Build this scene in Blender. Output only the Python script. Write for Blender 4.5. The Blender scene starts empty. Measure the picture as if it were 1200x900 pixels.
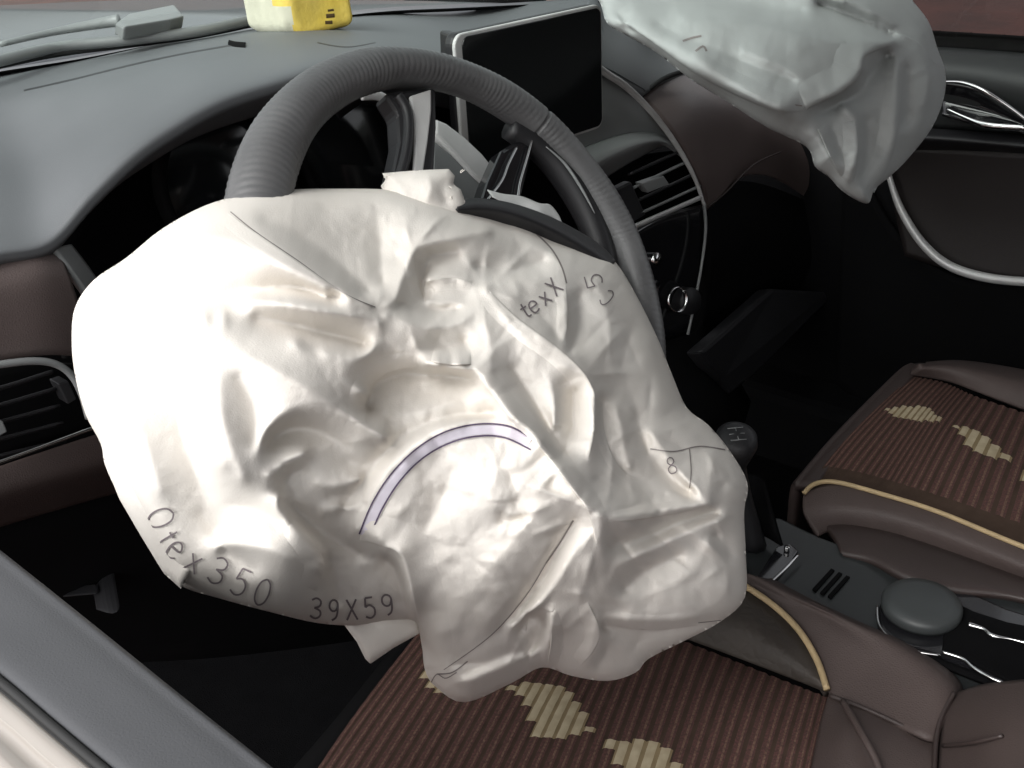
import bpy, bmesh, math, random
import numpy as np
from mathutils import Vector, Matrix

# ------------------------------------------------------------------ camera, light, exposure
scn = bpy.context.scene
col = scn.collection
CAM = np.array([-0.5279, -0.5365, 0.3048])          # metres, origin = centre of the steering wheel
FPX = 1239.3                                         # focal length in units of 1/1200 frame width
_y, _p, _r = [math.radians(a) for a in (46.108, 27.458, -4.221)]
FW = np.array([math.sin(_y) * math.cos(_p), math.cos(_y) * math.cos(_p), -math.sin(_p)])
_R = np.array([math.cos(_y), -math.sin(_y), 0.0]); _U = np.cross(_R, FW)
RT = _R * math.cos(_r) + _U * math.sin(_r); UP = np.cross(RT, FW)
cd = bpy.data.cameras.new('camera'); cam = bpy.data.objects.new('camera', cd); col.objects.link(cam)
cd.sensor_width = 36.0; cd.lens = FPX / 1200 * 36.0; cd.clip_start = 0.02; cd.clip_end = 600
cam.matrix_world = Matrix(((RT[0], UP[0], -FW[0], CAM[0]), (RT[1], UP[1], -FW[1], CAM[1]), (RT[2], UP[2], -FW[2], CAM[2]), (0, 0, 0, 1)))
scn.camera = cam

w = bpy.data.worlds.new("World"); scn.world = w; w.use_nodes = True
wn = w.node_tree.nodes; wl = w.node_tree.links
bg = wn['Background']; bg.inputs['Strength'].default_value = 0.15
SUN_EL, SUN_AZ = math.radians(47), math.radians(-88)     # azimuth measured from +Y towards +X
sky = wn.new('ShaderNodeTexSky'); sky.sky_type = 'NISHITA'; sky.sun_disc = False
sky.sun_elevation = SUN_EL; sky.sun_rotation = SUN_AZ; sky.dust_density = 4.0; sky.air_density = 1.0
hs = wn.new('ShaderNodeHueSaturation'); hs.inputs['Saturation'].default_value = 0.12
wl.new(sky.outputs[0], hs.inputs['Color']); wl.new(hs.outputs[0], bg.inputs['Color'])
sd = bpy.data.lights.new('sun', 'SUN'); sd.energy = 0.5; sd.angle = math.radians(55); sd.color = (1.0, 0.965, 0.92)
sun = bpy.data.objects.new('sun', sd); col.objects.link(sun)
sdir = Vector((math.sin(SUN_AZ) * math.cos(SUN_EL), math.cos(SUN_AZ) * math.cos(SUN_EL), math.sin(SUN_EL)))
sun.rotation_euler = sdir.to_track_quat('Z', 'Y').to_euler()
scn.view_settings.view_transform = 'Standard'; scn.view_settings.look = 'None'
scn.view_settings.gamma = 1.0; scn.view_settings.use_curve_mapping = False
scn.view_settings.exposure = 0.98
scn.render.engine = 'CYCLES'

# ------------------------------------------------------------------ measuring helpers
def ray(u, v):
    return FW + RT * ((u - 600) / FPX) - UP * ((v - 450) / FPX)
def PT(u, v, t):                 # a point at distance t (along the view axis)
    return Vector(CAM + ray(u, v) * t)
def PX(u, v, x):
    d = ray(u, v); return Vector(CAM + d * ((x - CAM[0]) / d[0]))
def PY(u, v, y):
    d = ray(u, v); return Vector(CAM + d * ((y - CAM[1]) / d[1]))
def PZ(u, v, z):
    d = ray(u, v); return Vector(CAM + d * ((z - CAM[2]) / d[2]))

# ------------------------------------------------------------------ materials
MATS = {}
def mat(name, color, rough=0.5, metal=0.0, color2=None, vscale=20.0, bump=0.0, bscale=300.0, spec=0.5,
        stain=0.0, coat=0.0, voronoi=False, bdist=0.001):
    if name in MATS: return MATS[name]
    m = bpy.data.materials.new(name); m.use_nodes = True; MATS[name] = m
    nt = m.node_tree; N = nt.nodes; L = nt.links
    b = N['Principled BSDF']
    b.inputs['Roughness'].default_value = rough; b.inputs['Metallic'].default_value = metal
    b.inputs['Specular IOR Level'].default_value = spec; b.inputs['Coat Weight'].default_value = coat
    tc = N.new('ShaderNodeTexCoord')
    no = N.new('ShaderNodeTexNoise'); no.inputs['Scale'].default_value = vscale; no.inputs['Detail'].default_value = 6
    L.new(tc.outputs['Object'], no.inputs['Vector'])
    rp = N.new('ShaderNodeValToRGB'); rp.color_ramp.elements[0].position = 0.35; rp.color_ramp.elements[1].position = 0.68
    c2 = color2 or tuple(c * 0.78 for c in color)
    rp.color_ramp.elements[0].color = (*c2, 1); rp.color_ramp.elements[1].color = (*color, 1)
    L.new(no.outputs['Fac'], rp.inputs['Fac']); L.new(rp.outputs['Color'], b.inputs['Base Color'])
    rr = N.new('ShaderNodeMapRange'); rr.inputs['To Min'].default_value = max(0.02, rough - 0.08); rr.inputs['To Max'].default_value = min(1, rough + 0.10)
    L.new(no.outputs['Fac'], rr.inputs['Value']); L.new(rr.outputs['Result'], b.inputs['Roughness'])
    if bump > 0:
        if voronoi:
            t = N.new('ShaderNodeTexVoronoi'); t.feature = 'DISTANCE_TO_EDGE'; t.inputs['Scale'].default_value = bscale; o = t.outputs['Distance']
        else:
            t = N.new('ShaderNodeTexNoise'); t.inputs['Scale'].default_value = bscale; t.inputs['Detail'].default_value = 4; o = t.outputs['Fac']
        L.new(tc.outputs['Object'], t.inputs['Vector'])
        bn = N.new('ShaderNodeBump'); bn.inputs['Strength'].default_value = bump; bn.inputs['Distance'].default_value = bdist
        L.new(o, bn.inputs['Height']); L.new(bn.outputs['Normal'], b.inputs['Normal'])
    return m

# ------------------------------------------------------------------ object helpers
def finish(me, smooth=True):
    for p in me.polygons: p.use_smooth = smooth
def link(name, me, m=None, parent=None, smooth=True):
    o = bpy.data.objects.new(name, me); col.objects.link(o)
    if m is not None: me.materials.append(m)
    if smooth is not None: finish(me, smooth)
    if parent is not None: o.parent = parent
    return o
def mesh(name, vs, fs, m=None, parent=None, smooth=True):
    me = bpy.data.meshes.new(name); me.from_pydata([tuple(v) for v in vs], [], [tuple(f) for f in fs]); me.update()
    return link(name, me, m, parent, smooth)
def tag(o, label, cat, group=None, kind=None):
    o['label'] = label; o['category'] = cat
    if group: o['group'] = group
    if kind: o['kind'] = kind
    return o
def empty(name, label, cat, group=None):
    o = bpy.data.objects.new(name, None); o.empty_display_size = 0.05; col.objects.link(o)
    return tag(o, label, cat, group)
def struct(o):
    o['kind'] = 'structure'; return o
def catmull(P, n, closed=False):
    P = [np.array(p, float) for p in P]; out = []
    k = len(P); rng = k if closed else k - 1
    for i in range(rng):
        if closed: a, b, c, d = P[(i - 1) % k], P[i], P[(i + 1) % k], P[(i + 2) % k]
        else: a, b, c, d = P[max(i - 1, 0)], P[i], P[i + 1], P[min(i + 2, k - 1)]
        for j in range(n):
            s = j / n
            out.append(0.5 * ((2 * b) + (-a + c) * s + (2 * a - 5 * b + 4 * c - d) * s * s + (-a + 3 * b - 3 * c + d) * s ** 3))
    if not closed: out.append(P[-1])
    return out
def loft(name, rows, m, parent=None, nu=6, nv=6, thick=0.006, smooth=True, bevel=0.0, offset=None, straight=False):
    """smooth sheet through rows of points, with real thickness added behind it (away from the camera)"""
    R = [catmull(r, nu) if nu > 1 else [np.array(p) for p in r] for r in rows]
    cols = list(zip(*R))
    Cc = [catmull(c, nv) if nv > 1 else [np.array(p) for p in c] for c in cols]
    nc = len(Cc); nr = len(Cc[0])
    vs = [Cc[c][r] for r in range(nr) for c in range(nc)]
    fs = [(r * nc + c, r * nc + c + 1, (r + 1) * nc + c + 1, (r + 1) * nc + c) for r in range(nr - 1) for c in range(nc - 1)]
    a, b, c_, d = [np.array(vs[i]) for i in fs[len(fs) // 2]]
    nrm = np.cross(b - a, d - a)
    if nrm @ (CAM - a) < 0: fs = [f[::-1] for f in fs]
    o = mesh(name, vs, fs, m, parent, smooth)
    if thick:
        s = o.modifiers.new('solid', 'SOLIDIFY'); s.thickness = thick; s.offset = -1
    if bevel:
        bv = o.modifiers.new('bev', 'BEVEL'); bv.width = bevel; bv.segments = 3; bv.limit_method = 'ANGLE'
    return o
def tube(name, pts, r, m, parent=None, seg=10, closed=False, flat=None, sub=5, cap=True):
    """swept tube; r is a radius or a list per control point; flat=(normal, ratio) squashes along a direction"""
    rs = r if isinstance(r, (list, tuple)) else [r] * len(pts)
    P4 = catmull([np.append(np.array(p, float), q) for p, q in zip(pts, rs)], sub, closed) if sub > 1 else [np.append(np.array(p, float), q) for p, q in zip(pts, rs)]
    n = len(P4); vs = []; fs = []; pn = None
    for i, q in enumerate(P4):
        p = q[:3]
        if closed: tg = P4[(i + 1) % n][:3] - P4[i - 1][:3]
        else: tg = P4[min(i + 1, n - 1)][:3] - P4[max(i - 1, 0)][:3]
        tg = tg / (np.linalg.norm(tg) + 1e-12)
        if flat is not None:
            nn = np.array(flat[0], float); nn -= tg * (nn @ tg)
        elif pn is None:
            nn = np.cross(tg, [0, 0, 1.0]); 
            if np.linalg.norm(nn) < 1e-3: nn = np.cross(tg, [1.0, 0, 0])
        else: nn = pn - tg * (pn @ tg)
        nn = nn / np.linalg.norm(nn); pn = nn; bb = np.cross(tg, nn)
        fr = flat[1] if flat is not None else 1.0
        for k in range(seg):
            a = 2 * math.pi * k / seg
            vs.append(p + q[3] * (nn * math.cos(a) * fr + bb * math.sin(a)))
    for i in range(n if closed else n - 1):
        for k in range(seg):
            j = (i + 1) % n
            fs.append((i * seg + k, i * seg + (k + 1) % seg, j * seg + (k + 1) % seg, j * seg + k))
    if cap and not closed:
        fs.append(tuple(range(seg))[::-1]); fs.append(tuple((n - 1) * seg + k for k in range(seg)))
    return mesh(name, vs, fs, m, parent)
def box(name, c, half, m, parent=None, axes=None, bevel=0.003, seg=2, smooth=False):
    ax = [Vector(a) for a in (axes or ((1, 0, 0), (0, 1, 0), (0, 0, 1)))]
    bm = bmesh.new()
    c = Vector(c); V = []
    for i in (-1, 1):
        for j in (-1, 1):
            for k in (-1, 1):
                V.append(bm.verts.new(c + ax[0] * half[0] * i + ax[1] * half[1] * j + ax[2] * half[2] * k))
    for f in ((0, 1, 3, 2), (4, 6, 7, 5), (0, 4, 5, 1), (2, 3, 7, 6), (0, 2, 6, 4), (1, 5, 7, 3)):
        bm.faces.new([V[i] for i in f])
    bmesh.ops.recalc_face_normals(bm, faces=bm.faces)
    if bevel: bmesh.ops.bevel(bm, geom=list(bm.edges), offset=bevel, segments=seg, profile=0.5, affect='EDGES')
    me = bpy.data.meshes.new(name); bm.to_mesh(me); bm.free()
    return link(name, me, m, parent, smooth)
def prism(name, outline, depth, m, parent=None, bevel=0.0, seg=2, smooth=False):
    """a plate: closed 3-D outline (list of points roughly in one plane), given thickness along vector depth"""
    bm = bmesh.new(); d = Vector(depth)
    a = [bm.verts.new(Vector(p)) for p in outline]; b = [bm.verts.new(Vector(p) + d) for p in outline]
    n = len(a)
    bm.faces.new(a); bm.faces.new(b[::-1])
    for i in range(n): bm.faces.new((a[i], b[i], b[(i + 1) % n], a[(i + 1) % n]))
    bmesh.ops.recalc_face_normals(bm, faces=bm.faces)
    if bevel:
        es = [e for e in bm.edges if len(e.link_faces) == 2 and e.calc_face_angle(0) > 0.6]
        bmesh.ops.bevel(bm, geom=es, offset=bevel, segments=seg, profile=0.5, affect='EDGES')
    me = bpy.data.meshes.new(name); bm.to_mesh(me); bm.free()
    return link(name, me, m, parent, smooth)
def disc(name, c, axis, r, h, m, parent=None, seg=48, rings=None, smooth=True):
    """lathe: rings = list of (radius, height along axis)"""
    ax = Vector(axis).normalized(); t = ax.orthogonal().normalized(); s = ax.cross(t)
    rings = rings or [(0, 0), (r * 0.97, 0), (r, h * 0.08), (r, h * 0.85), (r * 0.93, h), (0, h)]
    vs = []; fs = []; c = Vector(c)
    for (q, z) in rings:
        for k in range(seg):
            a = 2 * math.pi * k / seg
            vs.append(c + ax * z + (t * math.cos(a) + s * math.sin(a)) * max(q, 1e-5))
    for i in range(len(rings) - 1):
        for k in range(seg):
            fs.append((i * seg + k, i * seg + (k + 1) % seg, (i + 1) * seg + (k + 1) % seg, (i + 1) * seg + k))
    return mesh(name, vs, fs, m, parent, smooth)

def drape(name, pts, width, target, m, parent, lift=.0006, sub=5):
    """a thin raised strip laid on an already built surface"""
    from mathutils.bvhtree import BVHTree
    me = target.data; bv = BVHTree.FromPolygons([tuple(v.co) for v in me.vertices], [tuple(p.vertices) for p in me.polygons])
    P = catmull(pts, sub) if len(pts) > 2 else [np.array(pts[0], float) * (1 - k / 10) + np.array(pts[1], float) * k / 10 for k in range(11)]
    vs = []; fs = []
    for i, p in enumerate(P):
        a = P[max(i - 1, 0)]; b = P[min(i + 1, len(P) - 1)]; t = (b - a) / (np.linalg.norm(b - a) + 1e-9); n = np.array([-t[1], t[0]])
        for s, l in ((-1, -.0004), (-.5, lift), (.5, lift), (1, -.0004)):
            q = p + n * width / 2 * s; d = Vector(ray(q[0], q[1])); hit = bv.ray_cast(Vector(CAM), d.normalized())
            if hit[0] is None: hp = Vector(vs[-1]) if vs else Vector(CAM) + d
            else:
                nn = hit[1] if hit[1].dot(d) < 0 else -hit[1]; hp = hit[0] + nn * l
            vs.append(tuple(hp))
    for i in range(len(P) - 1):
        for k in range(3): fs.append((i * 4 + k, i * 4 + k + 1, i * 4 + k + 5, i * 4 + k + 4))
    return mesh(name, vs, fs, m, parent)

# ------------------------------------------------------------------ crumpled cloth
def seg_field(U, V, poly):
    """signed distance and position along a polyline"""
    best = np.full(U.shape, 1e9); sgn = np.zeros(U.shape); par = np.zeros(U.shape)
    L = [0.0]
    for a, b in zip(poly[:-1], poly[1:]): L.append(L[-1] + math.hypot(b[0] - a[0], b[1] - a[1]))
    for i, (a, b) in enumerate(zip(poly[:-1], poly[1:])):
        dx, dy = b[0] - a[0], b[1] - a[1]; l2 = dx * dx + dy * dy + 1e-9
        s = np.clip(((U - a[0]) * dx + (V - a[1]) * dy) / l2, 0, 1)
        ex = U - a[0] - s * dx; ey = V - a[1] - s * dy; d = np.hypot(ex, ey)
        k = d < best
        best = np.where(k, d, best); sgn = np.where(k, np.sign(dx * (V - a[1]) - dy * (U - a[0])), sgn)
        par = np.where(k, (L[i] + s * math.sqrt(l2)) / L[-1], par)
    return best, sgn, par
def hashn(i, j, seed):
    s = np.sin(i * 127.1 + j * 311.7 + seed * 74.7) * 43758.5453
    return s - np.floor(s)
def vnoise(x, y, seed=0):
    i = np.floor(x); j = np.floor(y); fx = x - i; fy = y - j
    fx = fx * fx * fx * (fx * (fx * 6 - 15) + 10); fy = fy * fy * fy * (fy * (fy * 6 - 15) + 10)
    a = hashn(i, j, seed); b = hashn(i + 1, j, seed); c = hashn(i, j + 1, seed); d = hashn(i + 1, j + 1, seed)
    return a + (b - a) * fx + (c - a) * fy + (a - b - c + d) * fx * fy
def crumple(x, y, seed=0):
    wx = x + 0.8 * vnoise(x * 0.7, y * 0.7, seed + 5); wy = y + 0.8 * vnoise(x * 0.7 + 9, y * 0.7, seed + 6)
    h = 0
    for k, (f, a) in enumerate(((1, 1.0), (2.1, .45), (4.3, .2))):
        h = h + a * (1 - np.abs(2 * vnoise(wx * f, wy * f, seed + k) - 1) ** 0.85)
    return h / 1.65
def facets(x, y, seed=0):
    """random flat facets meeting in creases: height = max over planes attached to jittered cells"""
    i0 = np.floor(x); j0 = np.floor(y); best = np.full(np.shape(x), -1e9)
    for di in (-1, 0, 1):
        for dj in (-1, 0, 1):
            i = i0 + di; j = j0 + dj
            px = i + hashn(i, j, seed); py = j + hashn(i, j, seed + 1)
            gx = (hashn(i, j, seed + 2) - .5) * 1.2; gy = (hashn(i, j, seed + 3) - .5) * 1.2
            d = np.hypot(x - px, y - py)
            best = np.maximum(best, gx * (x - px) + gy * (y - py) - d * 0.9)
    return best
class Relief:
    """heights (mm) prescribed along ridge and valley lines, stretched taut like a membrane between them"""
    def __init__(s, x0, y0, x1, y1, lines, outline=None, mask=None, soft=3.6, crisp=1.6, step=2.5):
        s.x0, s.y0, s.step = x0, y0, step; H = None
        for st in (step * 8, step * 4, step * 2, step):
            nx = int((x1 - x0) / st) + 2; ny = int((y1 - y0) / st) + 2
            fix = np.zeros((ny, nx), bool); acc = np.zeros((ny, nx)); cnt = np.zeros((ny, nx))
            def put(P, hs):
                for (a, b, ha, hb) in zip(P[:-1], P[1:], hs[:-1], hs[1:]):
                    n = max(2, int(math.hypot(b[0] - a[0], b[1] - a[1]) / (st * .5)) + 1)
                    for k in range(n + 1):
                        q = k / n; i = int(round((a[0] * (1 - q) + b[0] * q - x0) / st)); j = int(round((a[1] * (1 - q) + b[1] * q - y0) / st))
                        if 0 <= i < nx and 0 <= j < ny: acc[j, i] += ha * (1 - q) + hb * q; cnt[j, i] += 1
            if outline is not None: O = [tuple(p) for p in outline] + [tuple(outline[0])]; put(O, [0] * len(O))
            for L in lines:
                P = catmull([np.array(p, float) for p in L], 4) if len(L) > 2 else [np.array(p, float) for p in L]
                put([p[:2] for p in P], [p[2] for p in P])
            fix = cnt > 0; val = np.where(fix, acc / np.maximum(cnt, 1), 0)
            if H is None: H = val.copy()
            else:
                yy = np.clip(np.arange(ny) * st / st0, 0, H.shape[0] - 1.001); xx = np.clip(np.arange(nx) * st / st0, 0, H.shape[1] - 1.001)
                j = yy.astype(int)[:, None]; i = xx.astype(int)[None]; fy = yy[:, None] - j; fx = xx[None] - i
                H = (H[j, i] * (1 - fx) + H[j, i + 1] * fx) * (1 - fy) + (H[j + 1, i] * (1 - fx) + H[j + 1, i + 1] * fx) * fy
            for it in range(160):
                G = np.pad(H, 1, mode='edge'); N_ = (G[:-2, 1:-1] + G[2:, 1:-1] + G[1:-1, :-2] + G[1:-1, 2:]) / 4
                H = np.where(fix, val, H + 1.0 * (N_ - H))
            st0 = st
        def blur(A, sg):
            r = int(sg * 3 / step) + 1; k = np.exp(-(np.arange(-r, r + 1) * step) ** 2 / (2 * sg * sg)); k /= k.sum()
            A = np.pad(A, r, mode='edge'); A = sum(k[q] * A[q:A.shape[0] - 2 * r + q, :] for q in range(2 * r + 1)); return sum(k[q] * A[:, q:A.shape[1] - 2 * r + q] for q in range(2 * r + 1))
        a = blur(H, crisp)
        if mask is not None:
            b = blur(H, soft); yy, xx = np.mgrid[0:H.shape[0], 0:H.shape[1]]; m = mask(xx * step + x0, yy * step + y0); a = a * (1 - m) + b * m
        s.H = a
    def __call__(s, U, V):
        x = np.clip((U - s.x0) / s.step, 0, s.H.shape[1] - 1.001); y = np.clip((V - s.y0) / s.step, 0, s.H.shape[0] - 1.001)
        i = x.astype(int); j = y.astype(int); fx = x - i; fy = y - j
        return (s.H[j, i] * (1 - fx) + s.H[j, i + 1] * fx) * (1 - fy) + (s.H[j + 1, i] * (1 - fx) + s.H[j + 1, i + 1] * fx) * fy
class Cloth:
    def __init__(s, outline, ctrl, strokes, B=0.045, W=60, noise=None, back=0.8, seed=1, sub=4, gain=1.0, lines=None, mask=None, lgain=1.0, nmask=None):
        s.nmask = nmask; s.lgain = lgain; s.rel = None
        s.out = np.array(catmull(outline, sub, True)) if sub > 1 else np.array(outline, float)
        s.gain = gain; s.B, s.W, s.back, s.strokes, s.noise, s.seed = B, W, back, strokes, noise or [], seed
        if lines: s.rel = Relief(s.out[:, 0].min() - 10, s.out[:, 1].min() - 10, s.out[:, 0].max() + 10, s.out[:, 1].max() + 10, lines, s.out, mask)
        c = np.array(ctrl, float); s.c = c; n = len(c)
        d = np.hypot(c[:, None, 0] - c[None, :, 0], c[:, None, 1] - c[None, :, 1]) / 300
        K = s.phi(d) + np.eye(n) * 1e-3
        A = np.zeros((n + 3, n + 3)); A[:n, :n] = K; A[:n, n] = 1; A[:n, n + 1:] = c[:, :2] / 300; A[n, :n] = 1; A[n + 1:, :n] = (c[:, :2] / 300).T
        s.w = np.linalg.solve(A, np.concatenate([c[:, 2], [0, 0, 0]]))
    @staticmethod
    def phi(d): return np.where(d > 0, d * d * np.log(d + 1e-9), 0)
    def mid(s, U, V):
        r = s.w[-3] + s.w[-2] * U / 300 + s.w[-1] * V / 300
        for (cu, cv, _), w_ in zip(s.c, s.w[:-3]): r = r + w_ * s.phi(np.hypot(U - cu, V - cv) / 300)
        return r
    def inside(s, U, V):
        n = len(s.out); r = np.zeros(U.shape, bool)
        for i in range(n):
            x1, y1 = s.out[i]; x2, y2 = s.out[(i + 1) % n]
            if y1 == y2: continue
            r ^= ((y1 > V) != (y2 > V)) & (U < (x2 - x1) * (V - y1) / (y2 - y1) + x1)
        return r
    def nearest(s, U, V):
        best = np.full(U.shape, 1e9); NX = U.copy(); NY = V.copy(); n = len(s.out)
        for i in range(n):
            a = s.out[i]; b = s.out[(i + 1) % n]; dx, dy = b - a; l2 = dx * dx + dy * dy + 1e-9
            q = np.clip(((U - a[0]) * dx + (V - a[1]) * dy) / l2, 0, 1)
            x = a[0] + q * dx; y = a[1] + q * dy; d = np.hypot(U - x, V - y); k = d < best
            best = np.where(k, d, best); NX = np.where(k, x, NX); NY = np.where(k, y, NY)
        return best, NX, NY
    def relief(s, U, V):
        U = np.atleast_1d(U); V = np.atleast_1d(V)
        h = np.zeros(np.shape(U))
        for st in s.strokes:
            poly, ht, wl_, wr_ = st[:4]; e = st[4] if len(st) > 4 else 2.5; fade = st[5] if len(st) > 5 else 0.3
            pp = [tuple(p) for p in catmull(poly, 5)] if len(poly) > 2 else poly
            pa = np.array([p[:2] for p in pp]); mg = 7 * max(wl_, wr_) + 4
            K = (U > pa[:, 0].min() - mg) & (U < pa[:, 0].max() + mg) & (V > pa[:, 1].min() - mg) & (V < pa[:, 1].max() + mg)
            if not K.any(): continue
            d, sg, pr = seg_field(U[K], V[K], pp)
            w_ = np.where(sg < 0, wl_, wr_)          # left of travel direction (screen, y down): sg<0
            e = e * 0.55; q = (np.sqrt(d * d + e * e) - e) / (w_ * 1.15)
            tp = np.clip(np.minimum(pr, 1 - pr) / fade, 0, 1) if fade > 0 else 1.0
            tp = tp * tp * (3 - 2 * tp) if fade > 0 else 1.0
            if fade > 0: tp = 0.15 + 0.85 * tp
            h[K] += ht * s.gain * 0.001 * np.exp(-q ** 1.05) * tp
        if s.rel is not None: h = h + s.rel(U, V) * 0.001 * s.lgain
        nm = s.nmask(U, V) if s.nmask else 1.0
        for (kind, sc, amp, sd_) in s.noise:
            f = crumple if kind == 'c' else facets
            wu = U + sc * .35 * vnoise(U / sc * .8, V / sc * .8, sd_ + 40); wv = V + sc * .35 * vnoise(U / sc * .8 + 7, V / sc * .8, sd_ + 41)
            h = h + nm * amp * 0.001 * f(wu / sc, wv / sc, sd_)
        return h
    def front(s, U, V, dist=None):
        U = np.asarray(U, float); V = np.asarray(V, float)
        if dist is None: dist = s.nearest(U, V)[0]
        q = np.clip(dist / s.W, 0, 1); b = s.B * np.sqrt(np.maximum(0, 1 - (1 - q) ** 2)); f = np.clip(dist / 22, 0, 1)
        return s.mid(U, V) - b - s.relief(U, V) * (0.25 + 0.75 * f)
    def build(s, name, m, parent, step=2.1):
        x0, y0 = s.out.min(0) - step * 2; x1, y1 = s.out.max(0) + step * 2
        us = np.arange(x0, x1, step); vs = np.arange(y0, y1, step); U, V = np.meshgrid(us, vs); ny, nx = U.shape
        ins = s.inside(U, V)
        cell = ins[:-1, :-1] | ins[1:, :-1] | ins[:-1, 1:] | ins[1:, 1:]
        used = np.zeros(U.shape, bool)
        for a in (0, 1):
            for b in (0, 1): used[a:ny - 1 + a, b:nx - 1 + b] |= cell
        d, NX, NY = s.nearest(U, V)
        # vertices outside (and those just inside) are moved onto the outline
        rim = used & (~ins | (d < step * 0.3)); U = np.where(rim, NX, U); V = np.where(rim, NY, V); d = np.where(rim, 0, d)
        T = s.front(U, V, d); q = np.clip(d / s.W, 0, 1)
        Tb = s.mid(U, V) + s.back * s.B * np.sqrt(np.maximum(0, 1 - (1 - q) ** 2)) + 0.0015
        Tb = np.maximum(Tb, T + 0.002)
        Tb = np.where(d <= 0, T + 0.0012, Tb)
        idx = -np.ones(U.shape, int); ids = np.argwhere(used); idx[used] = np.arange(len(ids))
        uu, vv, tt, tb = U[used], V[used], T[used], Tb[used]; n = len(uu)
        rays = FW[None] + RT[None] * ((uu - 600) / FPX)[:, None] - UP[None] * ((vv - 450) / FPX)[:, None]
        A = CAM + rays * tt[:, None]; Bk = CAM + rays * tb[:, None]
        cj = np.argwhere(cell); fs = []; ec = {}
        for (j, i) in cj:
            f = (idx[j, i], idx[j + 1, i], idx[j + 1, i + 1], idx[j, i + 1]); fs.append(f)
            for k in range(4):
                e = (f[k], f[(k + 1) % 4]); ec[e] = 1
        back = [tuple(q_ + n for q_ in f[::-1]) for f in fs]
        side = [(b, a, a + n, b + n) for (a, b) in ec if (b, a) not in ec]
        o = mesh(name, np.vstack([A, Bk]), fs + back + side, m, parent, True)
        return o
    def strip(s, name, pts, width, m, parent, lift=0.0009, sub=6, thick=True):
        me_v = []; me_f = []
        s.add_strip(me_v, me_f, pts, width, lift, sub)
        return mesh(name, me_v, me_f, m, parent, True)
    def add_strip(s, VV, FF, pts, width, lift=0.0009, sub=6):
        P = np.array(catmull(pts, sub)) if len(pts) > 2 else np.array([np.array(pts[0]) + (np.array(pts[1]) - np.array(pts[0])) * k / 6 for k in range(7)], float)
        # resample about every 2.5 px
        dl = np.hypot(*np.diff(P, axis=0).T); Ls = np.concatenate([[0], np.cumsum(dl)]); n = max(2, int(Ls[-1] / 2.5) + 1)
        q = np.linspace(0, Ls[-1], n); X = np.interp(q, Ls, P[:, 0]); Y = np.interp(q, Ls, P[:, 1])
        tx = np.gradient(X); ty = np.gradient(Y); l = np.hypot(tx, ty) + 1e-9; nx_, ny_ = -ty / l, tx / l
        kk = 3 if width > 4 else 2; offs = np.linspace(-width / 2, width / 2, kk)
        rows = []
        for o_ in offs:
            a = X + nx_ * o_; b = Y + ny_ * o_; t = s.front(a, b) - lift
            rows.append([PT(a[i], b[i], t[i]) for i in range(n)])
        base = len(VV)
        for r in rows: VV.extend(r)
        for k in range(kk - 1):
            for i in range(n - 1):
                a = base + k * n + i; FF.append((a, a + n, a + n + 1, a + 1))

def fold(cloth, edge, side, wpx, l0, name, m, parent, hem=2.2):
    """an overlapping fold: a real flap of cloth whose crisp edge stands l0 mm off the surface and whose body merges back into it.
    side = +1: body lies to the right of travel (below a line drawn left to right), -1: to the left"""
    P = np.array(catmull(edge, 10)) if len(edge) > 2 else np.array(edge, float)
    dl = np.hypot(*np.diff(P, axis=0).T); Ls = np.concatenate([[0], np.cumsum(dl)]); n = int(Ls[-1] / 2.2) + 2
    q = np.linspace(0, 1, n); X = np.interp(q * Ls[-1], Ls, P[:, 0]); Y = np.interp(q * Ls[-1], Ls, P[:, 1])
    tx = np.gradient(X); ty = np.gradient(Y); k = np.ones(5) / 5
    tx = np.convolve(np.pad(tx, 2, mode='edge'), k, 'valid'); ty = np.convolve(np.pad(ty, 2, mode='edge'), k, 'valid')
    l = np.hypot(tx, ty) + 1e-9; nx_, ny_ = -ty / l * side, tx / l * side
    env = np.clip(np.sin(math.pi * q), 0, 1) ** .55
    wob = 1 + .18 * np.sin(q * 9 + l0) + .1 * np.sin(q * 23 + wpx)
    lift0 = (l0 * env * wob - 1.2 * (1 - env)) * .001
    rows = []
    X2 = X - nx_ * hem * .6; Y2 = Y - ny_ * hem * .6
    t_ = cloth.front(X, Y)
    rows.append((X + nx_ * 1.0, Y + ny_ * 1.0, cloth.front(X, Y) + .003))
    rows.append((X - nx_ * hem * .2, Y - ny_ * hem * .2, t_ - lift0 * .45))
    rows.append((X - nx_ * hem * .3 * 0, Y, t_ - lift0 * .86))
    for s in (.04, .09, .16, .25, .36, .48, .61, .75, .9, 1.05):
        a = X + nx_ * wpx * s; b = Y + ny_ * wpx * s
        rows.append((a, b, cloth.front(a, b) - (lift0 * (1 - s) ** 1.35 if s < 1 else 0) + .0016 * max(0, (s - .55)) / .5))
    vs = []; fs = []
    for r in rows: vs += [PT(r[0][i], r[1][i], r[2][i]) for i in range(n)]
    for j in range(len(rows) - 1):
        for i in range(n - 1): fs.append((j * n + i, j * n + i + 1, (j + 1) * n + i + 1, (j + 1) * n + i))
    if side > 0: fs = [f[::-1] for f in fs]
    o = mesh(name, vs, fs, m, parent, True); return o

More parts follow.
